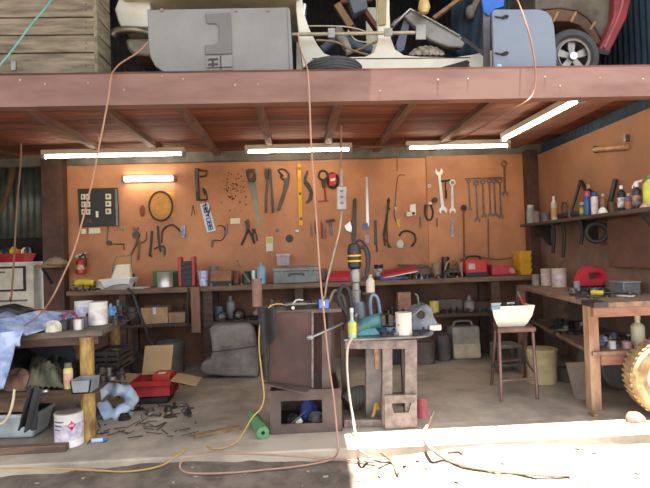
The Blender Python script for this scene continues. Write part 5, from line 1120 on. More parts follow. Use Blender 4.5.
# ribbed hose coil behind
c = P3(366,3.85,.1)
for k in range(1):
    s = MB(); s.tube([c+V((-.14,0,-.02)),c+V((-.08,.02,.02)),c+V((.02,.0,.03)),c+V((.09,-.02,-.01))], .075, 14)
    for j in range(9): s.torus(c+V((-.12+.025*j, .01, .0+.03*math.sin(j/8*PI)-.005)), .078, .008, axis=(1,0,0), n=18, m=6)
    tag(s.build('ribbed_hose', M('hose_grey', (112,108,106), .7)), 'thick grey ribbed hose lying under the steel table', 'hose')
s = MB(); c = P3(375,3.62,0); s.tube([c+V((-.03,0,.012)),c+V((0,.01,.08)),c+V((.015,.02,.13)),c+V((.03,.03,.09))], .014, 8); tag(s.build('yellow_strap', M('dull_yellow', (186,150,70), .6)), 'dull yellow strap curled under steel table by the legs', 'strap')
# objects on the table
z = TZ+.001
o = thing('bench_vise', 'teal bench vise at the left end of steel table', 'vise', P3(360,3.6,z))
s = MB(); c = P3(368,3.62,z); s.hexa([c+V(v) for v in ((-.10,-.07,0),(.08,-.07,0),(.08,.09,0),(-.10,.09,0),(-.05,-.05,.05),(.05,-.05,.05),(.05,.07,.05),(-.05,.07,.05))]); s.build('base', mTeal, o, bevel=.008)
s = MB(); s.tube([c+V((-.11,-.02,.03)),c+V((-.03,-.01,.06)),c+V((.05,0,.085)),c+V((.09,0,.09))], .045, 12, r2=.055); s.build('body', mTeal, o)
s = MB(); s.box(c+V((.10,0,.10)), (.03,.14,.07)); s.build('jaw', mToolD, o, bevel=.004); s = MB(); s.box(c+V((.15,0,.10)), (.03,.14,.07)); s.cyl(c+V((.06,0,.06)), c+V((.22,0,.06)), .016, n=10); s.build('moving_jaw', mToolD, o)
s = MB(); s.cyl(c+V((.2,-.1,.07)), c+V((.2,.08,.05)), .008, n=8); s.build('handle', mTool, o)
o = thing('broken_machine', 'dark rusty machine head lying left of the teal vise', 'machine', P3(352,3.62,z))
c = P3(352,3.62,z)
s = MB(); s.tube([c+V((-.03,.0,.065)),c+V((0,.02,.075)),c+V((.03,.05,.06))], .055, 14); s.build('body', M('greasy_black', (62,58,56), .5, .3, scale=9, rgb2=(96,84,74)), o)
s = MB(); s.lathe(c+V((-.0,-.07,.055)), [(0,0),(.04,0),(.05,.02),(.05,.08),(.03,.1),(0,.1)], 16, (0,1,0)); s.build('rusty_boss', M('boss_rust', (160,110,76), .6, .3, scale=10, rgb2=(90,64,50)), o)
for dx,h in ((-.04,.12),(-.01,.17),(.02,.14)):
    s = MB(); s.cyl(c+V((dx,.03,.08)), c+V((dx+.02,.04,h)), .018, n=10); s.build('stud', mTool, o)
s = MB(); s.tube([c+V((-.02,.03,.12)),c+V((-.08,.06,.24)),c+V((-.05,.09,.33)),c+V((.0,.09,.29)),c+V((.01,.07,.12))], .016, 8); s.build('arched_arm', mBlk, o)
s = MB(); s.tube([c+V((-.03,.08,.1)),c+V((-.04,.12,.24)),c+V((-.10,.12,.30)),c+V((-.14,.12,.22))], .012, 8); s.build('arched_arm', mTool, o)
# tall drill stand
o = thing('drill_stand', 'tall upright drill stand with black yellow banded head on table', 'drill stand', P3(360,3.9,z))
c = P3(360,3.92,z)
s = MB(); s.lathe(c, [(0,0),(.10,0),(.10,.02),(.06,.04),(.055,.14),(.045,.2),(0,.2)], 20); s.build('base', M('blue_grey_cast', (132,146,158), .45, .3, scale=8, rgb2=(98,104,108)), o)
s = MB(); s.lathe(c+V((-.02,0,.2)), [(.038,0),(.038,.08),(.03,.09),(.03,.14),(.04,.15),(.04,.22),(.032,.25)], 18); s.build('column', mSteel, o)
s = MB(); s.lathe(c+V((-.025,0,.44)), [(.03,0),(.05,.02),(.052,.14),(.04,.19),(.02,.2)], 18); s.build('head', mBlackP, o)
for h in (.50,.54): 
    s = MB(); s.lathe(c+V((-.025,0,h)), [(.0535,0),(.0535,.012)], 18, caps=False); s.build('yellow_band', mYel, o)
s = MB(); s.tube([c+V((-.01,-.02,.6)),c+V((.05,-.02,.60)),c+V((.07,-.03,.52)),c+V((.06,-.03,.40)),c+V((.03,-.03,.36))], .014, 8); s.build('cable', mBlackP, o)
s = MB(); s.tube([c+V((-.05,.02,.6)),c+V((.03,.04,.66)),c+V((.09,.02,.56)),c+V((.08,.02,.44))], .010, 8); s.build('cable', mBlackP, o)
s = MB(); s.lathe(c+V((-.03,-.055,.56)), [(.014,0),(.016,.01),(.0,.016)], 10); s.build('red_button', mRed, o)
s = MB(); s.bx(c.x+.02,c.x+.12,c.y-.06,c.y+.04,z+.258,z+.268); s.build('side_shelf', mToolD, o)
b_ = P3(370.5,3.9,z+.269); o = thing('oil_bottle', 'pale plastic bottle beside the tall drill stand', 'bottle', b_)
h = .125; r = .033; s = MB(); s.lathe(b_, [(0,0),(r,0),(r,h*.7),(r*.6,h*.82),(r*.5,h*.85)], 18); s.build('body', M('bottle_pale', (206,190,170), .4, var=.15), o); s = MB(); s.lathe(b_+V((0,0,h*.85)), [(r*.55,0),(r*.55,h*.2),(0,h*.2)], 12); s.build('cap', M('cap_tan', (176,160,140), .5), o)
s = MB(); c2 = P3(376,3.85,z); s.tube([c2+V((-.03,0,.05)),c2+V((-.035,.01,.19)),c2+V((-.015,.01,.25)),c2+V((.02,.01,.22)),c2+V((.035,0,.1)),c2+V((.03,0,.012))], .015, 8); tag(s.build('bent_pipe', M('handle_blue_grey', (126,140,158), .4, .5)), 'blue grey bent pipe arching right of the drill stand', 'pipe')
o = bottle('teardrop pale green bottle with pointed nozzle before the drill stand', 352.5, 3.50, z+.0, 8.5, 30, M('pale_green', (176,196,176), .35), M('nozzle', (214,220,214), .4), band=M('lime_band', (196,206,110), .4), shoulder=.45); o.name = 'oil_can'
# cloth
def tcl(u, v):
    c = P3(366+40*u, 3.68+.2*v, z)
    return c+V((0,0,.015+.055*math.sin(PI*v)**.5*(.6+.4*math.sin(u*13+v*5))+.014*math.sin(u*29+v*13)))
s = MB(); s.bx(P3(372,3.7,z).x,P3(402,3.7,z).x,3.7,3.86,z,z+.012); o = thing('shop_rag', 'blue and white crumpled shop rag on the steel table', 'rag', P3(386,3.8,z)); s.build('folded_layer', M('rag_blue_white', (190,204,228), .9, scale=8, rgb2=(96,136,198)), o)
s = MB(); s.grid(tcl, 40, 16); s.build('crumpled_layer', M('rag_blue_white', (0,0,0)), o, solid=.005)
can('white paint can with drips standing on the steel table', 404, 3.56, z, 16, 22, M('white_drip', (226,216,200), .5, var=.14, scale=9), lid=M('can_lid_grey', (184,178,170), .4))
o = thing('engine_casting', 'silver grey engine casting at the round end of table', 'engine part', P3(420,3.75,z)); c = P3(419,3.76,z)
s = MB(); s.prism([c+V(v) for v in ((-.10,-.08,.0),(.10,-.08,.0),(.12,-.08,.05),(.09,-.08,.10),(.09,-.08,.15),(.04,-.08,.19),(-.03,-.08,.17),(-.09,-.08,.11))], (0,.16,0)); s.build('casting', M('cast_silver', (126,132,142), .5, .4, scale=7, rgb2=(84,88,94)), o, bevel=.012)
s = MB(); s.lathe(c+V((-.0,-.075,.115)), [(.03,-.012),(.02,-.014),(.018,.0)], 16, (0,1,0), caps=False); s.lathe(c+V((0,-.084,.115)), [(0,0),(.02,0)], 16, (0,1,0), caps=False); s.build('bore', mBlk, o)
s = MB(); s.bx(c.x+.05,c.x+.14,c.y-.10,c.y-.02,z,z+.04); s.build('flange', mTin, o, bevel=.006)
s = MB(); s.tube([c+V((.0,-.02,.18)),c+V((-.01,-.03,.24)),c+V((-.03,-.04,.26))], .007, 8); s.cyl(c+V((-.09,-.12,.10)), c+V((-.0,-.09,.16)), .007, n=8); s.build('lever', mTool, o)
jumble(384, 400, 3.5, 3.6, z, 4, 'greasy dark fitting left of white can on steel table', 'fittings by the white can', dk, 95, .02,.03, hmax=.06)
# green roll and red tin
g0, g1 = on(263,433,.045), on(250,419,.045)
o = thing('green_roll', 'bright green foam tube lying on the slab left of cabinet', 'tube', (g0.x,g0.y,0)); g0.z = g1.z = .042
g0 = V((P3(263,3.42,.042).x,3.42,.042)); g1 = V((P3(253.5,3.78,.042).x,3.78,.042)); d = (g1-g0).normalized()
s = MB(); s.lathe(g0, [(.013,.0),(.041,.0),(.041,(g1-g0).length),(.013,(g1-g0).length),(.013,0)], 20, d, caps=False); s.build('tube', M('green_foam', (96,150,104), .6, var=.3), o)
s = MB(); s.cyl(g0+d*.01, g1, .0125, n=12); s.build('dark_core', mBlk, o)
can('dusty pink red tin on the slab behind foot panel', 421.5, 3.72, 0, 12, 19, M('pink_red', (190,96,104), .5), lid=mTin, name='paint_can')
# ================================================================== stool, buckets
o = thing('metal_stool', 'tall brown steel stool with square seat carrying a cut drum', 'stool', P3(513,4.3,0))
SZ = .55; fl_, fr_, rl_, rr_ = on(501.5,402,0), on(537.5,399,0), on(491.5,385,0), on(524.5,379,0)
tl, tr, bl_, br_ = P3(499,4.08,SZ), P3(532.5,4.08,SZ), P3(496,4.40,SZ), P3(526,4.40,SZ)
mSt = M('stool_steel', (134,104,98), .5, .4, scale=6, rgb2=(100,76,72))
for p, q in ((fl_,tl),(fr_,tr),(rl_,bl_),(rr_,br_)):
    s = MB(); s.cyl(p+V((0,0,.002)), q, .013, n=10); s.build('leg', mSt, o)
def lerp(a, b, t): return a+(b-a)*t
for p, q, t in (((fl_,tl),(fr_,tr),.28),((rl_,bl_),(rr_,br_),.36),((fl_,tl),(rl_,bl_),.34),((fr_,tr),(rr_,br_),.34)):
    s = MB(); s.cyl(lerp(p[0],p[1],t), lerp(q[0],q[1],t), .009, n=8); s.build('rung', mSt, o)
s = MB(); s.hexa([tl+V((-.02,-.02,-.035)),tr+V((.02,-.02,-.035)),br_+V((.02,.02,-.035)),bl_+V((-.02,.02,-.035)),tl+V((-.02,-.02,0)),tr+V((.02,-.02,0)),br_+V((.02,.02,0)),bl_+V((-.02,.02,0))]); s.build('seat', mSt, o, bevel=.005)
# cut down drum as tray
c = (tl+tr+br_+bl_)/4; c.z = SZ+.001; zz = c.z
o = thing('cut_drum', 'white cut down plastic drum of tools on the metal stool', 'tub', c)
yf = c.y-.15; yb = c.y+.13
def hull(z_, k):  # outline at height fraction
    xl_, xr_ = lerp(P3(501,yf,z_), P3(492.5,yf,z_), k).x, lerp(P3(527,yf,z_), P3(536,yf,z_), k).x
    m_ = (xl_+xr_)/2+.05; return [(xl_,yf+.05*(1-k)-.0),(xr_,yf+.05*(1-k)),(m_+(xr_-m_)*1.0,yb-.05*(1-k)),(xl_*yb/yf*.995,yb-.05*(1-k))]
s = MB(); H = px(22,4.05); rings = []
for hz, k in ((0,0),(.15,.30),(.5,.72),(1,1)):
    rings.append([s.v((x,y,zz+H*hz)) for x,y in hull(zz,k)])
for hz, k in ((1,.95),(.5,.66),(.2,.3)):
    rings.append([s.v((x,y,zz+H*hz)) for x,y in hull(zz,k)])
for A,B in zip(rings, rings[1:]):
    for j in range(4): s.face([A[j],A[(j+1)%4],B[(j+1)%4],B[j]])
s.face(rings[0][::-1]); s.face(rings[-1]); s.build('drum', M('drum_white', (240,236,218), .45, var=.12, scale=5), o, bevel=.008)
s = MB(); q = hull(zz,.6); s.bx(q[0][0]+.02,q[1][0]-.02,q[0][1]+.03,q[2][1]-.03,zz+H*.35,zz+H*.86); s.build('dark_contents', mBlk, o, bevel=.02)
q = hull(zz,1); s = MB(); s.bx(q[0][0],q[0][0]+.07,yf-.003,yf+.03,zz+H*.86,zz+H*1.01); s.build('blue_corner', M('blue_tint', (120,156,190), .5), o)
cc = V((P3(524,4.2,zz+H).x,4.2,zz+H*.88)); o = thing('screwdriver', 'red handled screwdriver standing up in the cut drum', 'screwdriver', cc)
s = MB(); s.cyl(cc+V((.0,0,-.005)), cc+V((-.03,0,.075)), .014, n=10); s.build('handle', mRedH, o); s = MB(); s.cyl(cc+V((-.03,0,.075)), cc+V((-.05,0,.125)), .006, n=8); s.build('shaft', mTool, o)
jumble(500, 520, 4.16, 4.3, zz+H*.862, 6, 'dark tool tip poking out of the cut drum', 'tool tips in the cut drum', dk, 101, .02,.035, 'tool_tip', 'tool', .05)
# low stool behind
o = thing('low_stool', 'low grey green stool standing behind the tall metal stool', 'stool', P3(508,5.0,0)); mLow = M('low_stool', (128,128,116), .6, .2)
a, b = P3(496,4.95,.25).x, P3(519.5,4.95,.25).x
s = MB(); s.bx(a,b,4.9,5.12,.225,.262); s.build('seat', mLow, o, bevel=.008)
for xx in (a+.0,b-.03):
    for yy in (4.91,5.08): s = MB(); s.hexa([(xx-.0,yy,.001),(xx+.026,yy,.001),(xx+.026,yy+.026,.001),(xx,yy+.026,.001),(xx,yy,.225),(xx+.026,yy,.225),(xx+.026,yy+.026,.225),(xx,yy+.026,.225)]); s.build('leg', mLow, o)
s = MB(); s.bx(a+.02,b-.02,4.92,5.10,.06,.075); s.build('shelf', mLow, o)
# cream lidded bucket
cb = on(542,386,0); o = bucket('cream plastic bucket with lid on the floor beside metal stool', 542, 4.52, .001, 31, 34, M('bucket_cream', (206,190,146), .5, scale=5, rgb2=(170,150,112)), handle=True, taper=.92)
c = P3(542,4.52,.001); s = MB(); s.lathe(c+V((0,0,px(33,4.52))), [(px(15,4.52),0),(px(14,4.52),.012),(0,.014)], 26); s.build('lid', M('lid_olive', (186,172,124), .6, scale=6), o)
# ================================================================== right bench
mRB = M('right_bench_timber', (150,120,98), .7, scale=3, stretch=(6,1.5,6), rgb2=(104,82,68))
RZ = .79
FLc, BLc = on(594,303,RZ), P3(507,5.95,RZ)
XR = 2.775
o = thing('side_workbench', 'pale timber bench along right wall with shelf underneath', 'workbench', (2.45, 4.7, 0))
s = MB(); s.prism([V((FLc.x,FLc.y,RZ-.035)),V((XR,FLc.y,RZ-.035)),V((XR,5.40,RZ-.035)),V((P3(516,5.40,RZ).x,5.40,RZ-.035))], (0,0,.035)); s.build('worktop', mRB, o, bevel=.003)
s = MB(); s.bx(FLc.x+.0,XR,FLc.y+.01,FLc.y+.05,RZ-.10,RZ-.035); s.build('front_rail', M('rail_red_timber', (150,108,88), .7, scale=3, stretch=(1.5,6,6), rgb2=(120,78,60)), o, bevel=.003)
s = MB(); a = on(577,301,RZ); s.prism([V((FLc.x-.002,FLc.y+.0,RZ-.034)),V((FLc.x+.10,FLc.y-.002,RZ-.034)),V((FLc.x+.15,FLc.y+.22,RZ-.034)),V((FLc.x+.03,FLc.y+.22,RZ-.034))], (0,0,.036)); s.build('dark_edge_plate', mToolD, o)
fpost = on(597,411,0)
s = MB(); s.bx(fpost.x-.035,fpost.x+.04,fpost.y,fpost.y+.075,.001,RZ-.035); s.build('leg', M('leg_timber', (176,146,118), .7, scale=3, stretch=(6,6,1.5), rgb2=(140,104,82)), o, bevel=.004)
s = MB(); s.bx(XR-.08,XR-.005,fpost.y,fpost.y+.075,.001,RZ-.035); s.build('leg', mRB, o)
for X_ in (P3(520,5.3,.4).x, XR-.08):
    s = MB(); s.bx(X_,X_+.07,5.3,5.37,.001,RZ-.035); s.build('leg', mRB, o)
LZ = .425
s = MB(); s.prism([V((fpost.x-.03,fpost.y-.03,LZ-.03)),V((XR,fpost.y-.03,LZ-.03)),V((XR,5.40,LZ-.03)),V((P3(530,5.40,LZ).x,5.40,LZ-.03))], (0,0,.03)); s.build('lower_shelf', mRB, o, bevel=.003)
s = MB(); s.bx(fpost.x+.04,XR,fpost.y-.02,fpost.y+.02,LZ-.10,LZ-.03); s.build('lower_rail', M('rail_red_timber', (0,0,0)), o, bevel=.003)
z = RZ+.001
can('small white can at the back left on the right bench', 547, 5.2, z, 11.5, 17, M('dusty_white', (206,186,166), .5, scale=6), band=M('pink_band', (196,156,140), .5, scale=20, rgb2=(206,196,180)))
o = can('larger white can with wire brush handle on the right bench', 559.5, 4.95, z, 14.5, 19, M('dusty_white', (0,0,0)), band=M('pale_band', (206,190,186), .5, scale=20, rgb2=(176,140,150)), open_=True)
s = MB(); c = P3(558,4.95,z); s.tube([c+V((.0,0,.1)),c+V((.03,0,.2)),c+V((.07,0,.25)),c+V((.1,0,.26))], .005, 6); s.beam(c+V((.02,0,.1)), c+V((-.03,0,.19)), .02, .008); tag(s.build('wire_brush', mToolD), 'wire and brush handle standing in the larger white can', 'brush')
can('little tin beside yellow bins at the bench corner', 536, 5.28, z, 7.5, 11, M('grey_tan', (150,138,126), .5), name='small_tin', cat='tin')
# red power tool
o = thing('red_power_tool', 'red moulded power tool with open handle on right bench', 'power tool', P3(596,4.6,z)); Yq = 4.6
q = [at(x,y,Yq) for x,y in ((579,283),(579.5,273),(583,266),(589,262),(601,263.5),(606,268),(610,265),(612,268),(608,277),(603,278.5),(601,284))]; mz = min(p.z for p in q); dz = z-mz
hole = [at(x,y,Yq)+V((0,0,dz)) for x,y in ((588,268),(598,267.5),(603,270.5),(601,274),(589,275.5))]
s = MB(); s.prism([p+V((0,0,dz)) for p in q], (0,.09,0), [hole]); s.build('moulded_body', M('tool_red', (204,50,66), .45, var=.15), o)
s = MB(); a, b = P3(579,4.6,z).x, P3(601,4.6,z).x; s.bx(a-.01,b+.02,4.57,4.72,z,z+.03); s.build('base_plate', mBlackP, o)
c = P3(603,4.85,z); carton('brown carton standing behind the red power tool', c, (.22,.2,.24), .0, M('dusty_carton', (128,100,80), .85))
s = MB(); s.cyl(V((P3(570,4.35,z).x,4.35,z+.018)), V((P3(618,4.25,z).x,4.25,z+.018)), .017, n=12); tag(s.build('grey_pipe', M('pipe_grey', (150,148,150), .4, .4)), 'long grey pipe lying across the right bench', 'pipe')
can('clear glass jar near long grey pipe on right bench', 577, 4.42, z, 6, 10, M('jar_pale', (170,168,164), .3), name='glass_jar', cat='jar')
s = MB(); s.beam(P3(612,3.86,z+.008), P3(635,3.74,z+.008), .05, .010); tag(s.build('steel_plate', M('pale_plate', (206,204,196), .4, .3)), 'pale flat steel blade on front edge of right bench', 'blade')
o = thing('yellow_tool', 'yellow handled tool lying near front of right bench', 'tool', P3(596,3.98,z)); s = MB(); s.tube([P3(591,4.0,z+.02),P3(596,3.98,z+.022),P3(603,3.96,z+.02)], .02, 10); s.build('yellow_handle', M('handle_yellow', (222,204,70), .45), o); s = MB(); s.cyl(P3(603,3.96,z+.02), P3(616,3.92,z+.02), .009, n=8); s.build('shaft', mToolD, o)
o = thing('clear_tub', 'grey clear plastic tub at the right end of bench', 'tub', P3(634,4.0,z)); a, b = P3(622,4.0,z).x, P3(639.5,4.0,z).x
s = MB(); s.bx(a,b,3.98,4.16,z,z+.085); s.build('tub', M('tub_clear', (122,122,124), .3), o, bevel=.008); s = MB(); s.bx(a-.005,b+.005,3.975,4.165,z+.085,z+.098); s.build('lid', M('tub_clear_lid', (156,156,158), .35), o, bevel=.004)
jumble(572, 622, 4.0, 4.28, z, 22, 'dark tool or part in the jumble on right bench', 'jumble on right bench', dk, 111, .02,.04, 'bench_oddment', 'oddment', .06)
jumble(566, 578, 4.45, 4.7, z, 5, 'dark fitting beside red power tool base', 'fittings by the red power tool', dk, 112, .02,.03, hmax=.05)
o = thing('green_jug', 'pale green and white jug at right edge of bench', 'jug', P3(645,4.2,z)); c = P3(646,4.28,z)
s = MB(); s.hexa([c+V(v) for v in ((-.07,-.06,0),(.09,-.06,0),(.09,.06,0),(-.07,.06,0),(-.10,-.06,.17),(.11,-.06,.12),(.11,.06,.12),(-.10,.06,.17))]); s.build('body', M('jug_green', (196,214,170), .4, scale=7, rgb2=(228,226,206)), o, bevel=.012); s = MB(); s.cyl(c+V((-.07,0,.16)), c+V((-.085,0,.2)), .02, n=12); s.build('cap', M('cap_green', (110,160,80), .4), o)
# lower shelf items
z = LZ+.001
bottle('cream plastic bottle standing on lower shelf of right bench', 638.5, 3.82, z, 13, 31, M('bottle_cream', (226,216,182), .4, var=.12), M('cap_cream', (232,226,204), .4), shoulder=.6).name = 'plastic_bottle'
jumble(552, 590, 4.4, 5.1, z, 20, 'grey metal offcut on lower shelf of right bench', 'offcuts on lower shelf of right bench', [mTool,mToolD,mSteel,mBlk], 121, .03,.055, 'metal_offcut', 'offcut', .08)
jumble(602, 632, 3.76, 4.2, z, 20, 'blue grey bottle top or small part by the cream bottle', 'small parts by the cream bottle', [M('part_blue',(110,130,170),.4), mTool, mToolD, M('part_white',(200,200,204),.4)], 122, .018,.032, 'small_part', 'part', .05)
can('short pinkish tin at lower shelf front of right bench', 627, 3.72, z, 9, 7, M('tin_pink', (176,140,136), .5), name='small_tin', cat='tin')
can('short white tin left of the pinkish tin on lower shelf', 612.5, 3.72, z, 7, 8, M('tin_pale', (206,200,200), .5), name='small_tin', cat='tin')
# floor at right
s = MB(); p0, p1 = P3(575,3.98,0), P3(590,3.90,0); s.hexa([V((p0.x,3.98,.001)),V((p1.x,3.90,.001)),V((p1.x+.01,3.93,.001)),V((p0.x+.01,4.01,.001)),V((p0.x+.0,4.10,.25)),V((p1.x+.05,4.02,.27)),V((p1.x+.06,4.05,.27)),V((p0.x+.01,4.13,.25))]); tag(s.build('leaning_board', M('board_grey_brown', (130,112,100), .8, scale=3)), 'grey brown board leaning on the floor beside bench leg', 'board')
c = P3(567,4.5,0); carton('small dark box on the floor behind leaning board', c, (.10,.12,.12), .1, M('box_dark', (96,88,84), .8), 'storage_box')
o = thing('grey_drum', 'dusty grey drum lying under the right bench', 'drum', P3(625,4.2,0)); c = P3(622,4.15,.17)
s = MB(); s.lathe(c, [(0,0),(.15,0),(.168,.02),(.168,.38),(.15,.4),(0,.4)], 26, (0,1,0)); s.build('body', M('drum_grey', (122,118,116), .6), o); s = MB(); s.torus(c+V((0,.02,0)), .166, .008, axis=(0,1,0)); s.build('rim', mTool, o)
heap('stone_lump', 'reddish stone lump on the floor beside the right tyre', 'stone', on(634,421,0), .055,.06,.055, M('stone_red', (140,104,90), .9), 61)
s = MB(); s.beam(on(590,412,.01), on(596,416,.01), .03, .018); tag(s.build('small_offcut', mTimber), 'pale scrap of timber at foot of right bench leg', 'offcut')
# right tyre ------------------------------------------------------------
o = thing('standing_tyre', 'tan dusty tyre standing on edge at far right', 'tyre', (0,0,0))
Yt = 3.46; Rt = .265; ct = V((at(631,380,Yt).x+Rt*1.0, Yt, Rt+.002)); o.location = (ct.x, ct.y, 0)
s = tyre('','',ct,Rt,.2,(.25,1,0),bore=.6); s.build('tyre', M('tyre_tan', (184,156,112), .8, scale=16, rgb2=(136,112,78), bump=.4), o)
for k in range(44):
    a = 2*PI*k/44
    if math.cos(a) > .6: continue
    ax = V((.25,1,0)).normalized(); u_ = V((1,-.25,0)).normalized(); d = u_*math.cos(a)+V((0,0,1))*math.sin(a); pth = ct+d*(Rt-.002)
    s = MB(); s.beam(pth-ax*.08, pth+ax*.08, .018, .010, up=d); s.build('tread_block', M('tyre_tan', (0,0,0)), o)
s = MB(); s.lathe(ct, [(Rt*.64,-.075),(Rt*.58,-.04),(Rt*.58,.06),(Rt*.64,.075)], 32, (.25,1,0), caps=False); s.lathe(ct, [(0,-.03),(Rt*.56,-.04)], 24, (.25,1,0), caps=False); s.build('rim', M('rim_white', (222,222,216), .4, .2), o)
# ================================================================== right wall shelf
SHZ = 1.445
o = thing('bottle_shelf', 'dark shelf of bottles along the right wall', 'shelf', (2.66, 4.8, SHZ-.03))
mSh = M('shelf_dark', (96,78,70), .7, scale=4, rgb2=(70,56,50))
s = MB(); s.bx(2.52,2.778,3.55,5.82,SHZ-.03,SHZ); s.build('board', mSh, o, bevel=.003)
for yy in (3.8,4.7,5.6):
    s = MB(); s.prism([V((2.56,yy,SHZ-.03)),V((2.778,yy,SHZ-.03)),V((2.778,yy,SHZ-.25)),V((2.75,yy,SHZ-.25))], (0,.02,0)); s.build('bracket', mToolD, o)
s = MB(); s.bx(2.70,2.778,3.6,4.45,.99,SHZ-.035); s.build('back_cupboard', M('cupboard_brown', (112,78,66), .7, scale=4), o, bevel=.003)
z = SHZ+.001
def ypx(x, X): # depth at which wall-plane coordinate X shows at pixel column x
    Y = X*F/(x-298)
    for _ in range(6):
        Y *= 1+ (proj((X,Y,z))[0]-x)/ (x-298)
    return Y
def sb(x): return ypx(x, 2.60)
spraycan('pale green spray can at the far end of wall shelf', 531, sb(531), z, 8, 19, M('dusty_green', (156,166,150), .5), M('dusty_white2', (206,202,190), .5))
bottle('white bottle with orange base on wall shelf', 554.5, sb(554.5), z, 6, 25, M('bottle_white', (214,206,190), .4), M('cap_w', (222,216,204), .4), band=M('orange_band', (206,150,90), .5)).name = 'plastic_bottle'
o = thing('steel_ring_hook', 'thin pale wire ring leaning against right wall above shelf', 'ring', (2.76, ypx(564,2.76), z))
s = MB(); s.torus((2.768, ypx(564,2.76), z+.13), .06, .006, axis=(1,0,0)); s.build('ring', mTool, o); s = MB(); s.cyl((2.768,ypx(564,2.76),z),(2.768,ypx(564,2.76),z+.07), .005, n=8); s.build('stem', mTool, o)
s = MB(); y1_ = ypx(542,2.6); y2_ = ypx(578,2.6); s.cyl((2.66,5.3,z+.035),(2.66,4.75,z+.035), .034, n=14); tag(s.build('dark_cylinder', mToolD), 'dark cylinder lying along wall shelf left of spray cans', 'cylinder')
y3_ = ypx(570,2.72); y4_ = ypx(582,2.72); 
o = thing('angle_bracket', 'dark angled iron bar leaning above the wall shelf like an A', 'bar', (2.72, y4_, z)); A = V((2.74, ypx(582,2.74), z+.36)); B = V((2.66, ypx(569,2.66), z+.006)); C_ = V((2.70, ypx(599,2.70), z+.05))
s = MB(); s.beam(B, A, .035, .02); s.build('long_leg', mToolD, o); s = MB(); s.beam(A, C_, .035, .02); s.build('short_leg', mToolD, o)
spraycan('spray can with yellow label at left of the pink one', 582.5, sb(582.5), z, 5.5, 15, M('can_green_blue', (70,110,120), .4), M('cap_pale', (196,190,170), .4), band=M('band_yel', (206,180,70), .4))
spraycan('blue spray can with bright pink cap on wall shelf', 588, ypx(588,2.58), z, 6.5, 25, M('can_blue', (56,104,168), .35), M('cap_pink', (214,70,124), .35), band=M('band_blue', (64,110,176), .4))
spraycan('white spray can with blue top band on wall shelf', 595, ypx(595,2.56), z, 7, 23, M('can_white', (220,216,214), .4, scale=16, rgb2=(190,176,176)), M('cap_royal', (48,82,168), .35))
bottle('dark tall bottle with tan cap behind blue spray cans', 590, ypx(590,2.69), z, 9, 34, mBlackP, M('cap_tan2', (186,150,110), .4)).name = 'glass_bottle'
bottle('amber bottle right of the white spray can', 603.5, sb(603.5), z, 6, 21, M('amber', (134,104,70), .4), M('cap_pale', (0,0,0))).name = 'glass_bottle'
heap('paper_scrap', 'white crumpled scrap on wall shelf in front of amber bottle', 'scrap', P3(603,ypx(603,2.55),z), .03,.04,.045, mWhiteP, 70)
s = MB(); s.beam(V((2.70, ypx(608,2.70), z+.01)), V((2.75, ypx(617,2.75), z+.30)), .07, .03); tag(s.build('black_case', mBlackP, bevel=.005), 'black flat case leaning on wall behind the bottles', 'case')
bottle('black and white banded bottle with white cap on shelf', 622, sb(622), z, 8, 27, mBlackP, mWhiteP, band=M('band_ringed', (220,216,210), .4, scale=30, rgb2=(60,58,60))).name = 'plastic_bottle'
bottle('lilac bottle with orange band right of banded bottle', 629, ypx(629,2.62), z, 7, 18, M('lilac_bottle', (128,104,130), .4), M('cap_pale', (0,0,0)), band=M('orange_band2', (206,120,70), .4)).name = 'plastic_bottle'
bottle('dark trigger spray bottle with white spray head on shelf', 637.5, ypx(637.5,2.6), z, 9, 27, M('spray_dark', (66,60,66), .35), mWhiteP, spray=True, band=M('band_tan', (176,150,120), .5, scale=20, rgb2=(80,70,76)), trig=mWhiteP).name = 'spray_bottle'
bottle('lime yellow bottle at right edge of the wall shelf', 650, ypx(650,2.6), z, 12, 34, M('lime_bottle', (214,216,90), .4), M('cap_green2', (90,120,60), .4)).name = 'plastic_bottle'
heap('paper_scrap', 'pale scrap of paper at right end of wall shelf', 'scrap', P3(645,ypx(645,2.545),z), .03,.03,.03, M('dusty_pink', (206,170,156), .8), 71)
# wood handle bar on right wall
yA, yB_ = ypx(599,2.77), ypx(631,2.77); zA = at(599,149.5,yA).z; zB = at(631,146.5,yB_).z
o = thing('wooden_rod', 'pale horizontal wooden rod fixed high on right wall', 'rod', (2.765, (yA+yB_)/2, zA)); s = MB(); s.cyl((2.758,yA,zA),(2.758,yB_,zB), .022, n=12); s.build('rod', M('rod_tan', (206,156,116), .6), o)
for yy in (yA,yB_): s = MB(); s.bx(2.74,2.78,yy-.012,yy+.012,zA-.03,zA+.03); s.build('bracket', mTool, o)
# hanging dark things under the shelf
for k,(x,w_,h_,lab) in enumerate(((552,.05,.30,'dark strap hanging under wall shelf, farthest from the viewer'),(562,.06,.34,'long dark strap hanging under wall shelf beside the far one'),(580,.05,.22,'short dark strap hanging under the middle of wall shelf'))):
    yy = ypx(x,2.6); s = MB(); s.tube([V((2.6,yy,SHZ-.031)),V((2.61,yy-.01,SHZ-.15)),V((2.6,yy+.01,SHZ-.031-h_))], .018, 8); tag(s.build('dark_strap', mBlk), lab, 'strap')
yy = ypx(596,2.66); s = MB(); s.torus((2.66,yy,SHZ-.03-.12), .08, .022, axis=(.5,1,0)); s.cyl((2.66,yy,SHZ-.031),(2.66,yy,SHZ-.06), .008, n=8); tag(s.build('cable_coil', mBlk), 'coil of black cable hanging below the wall shelf', 'cable coil')
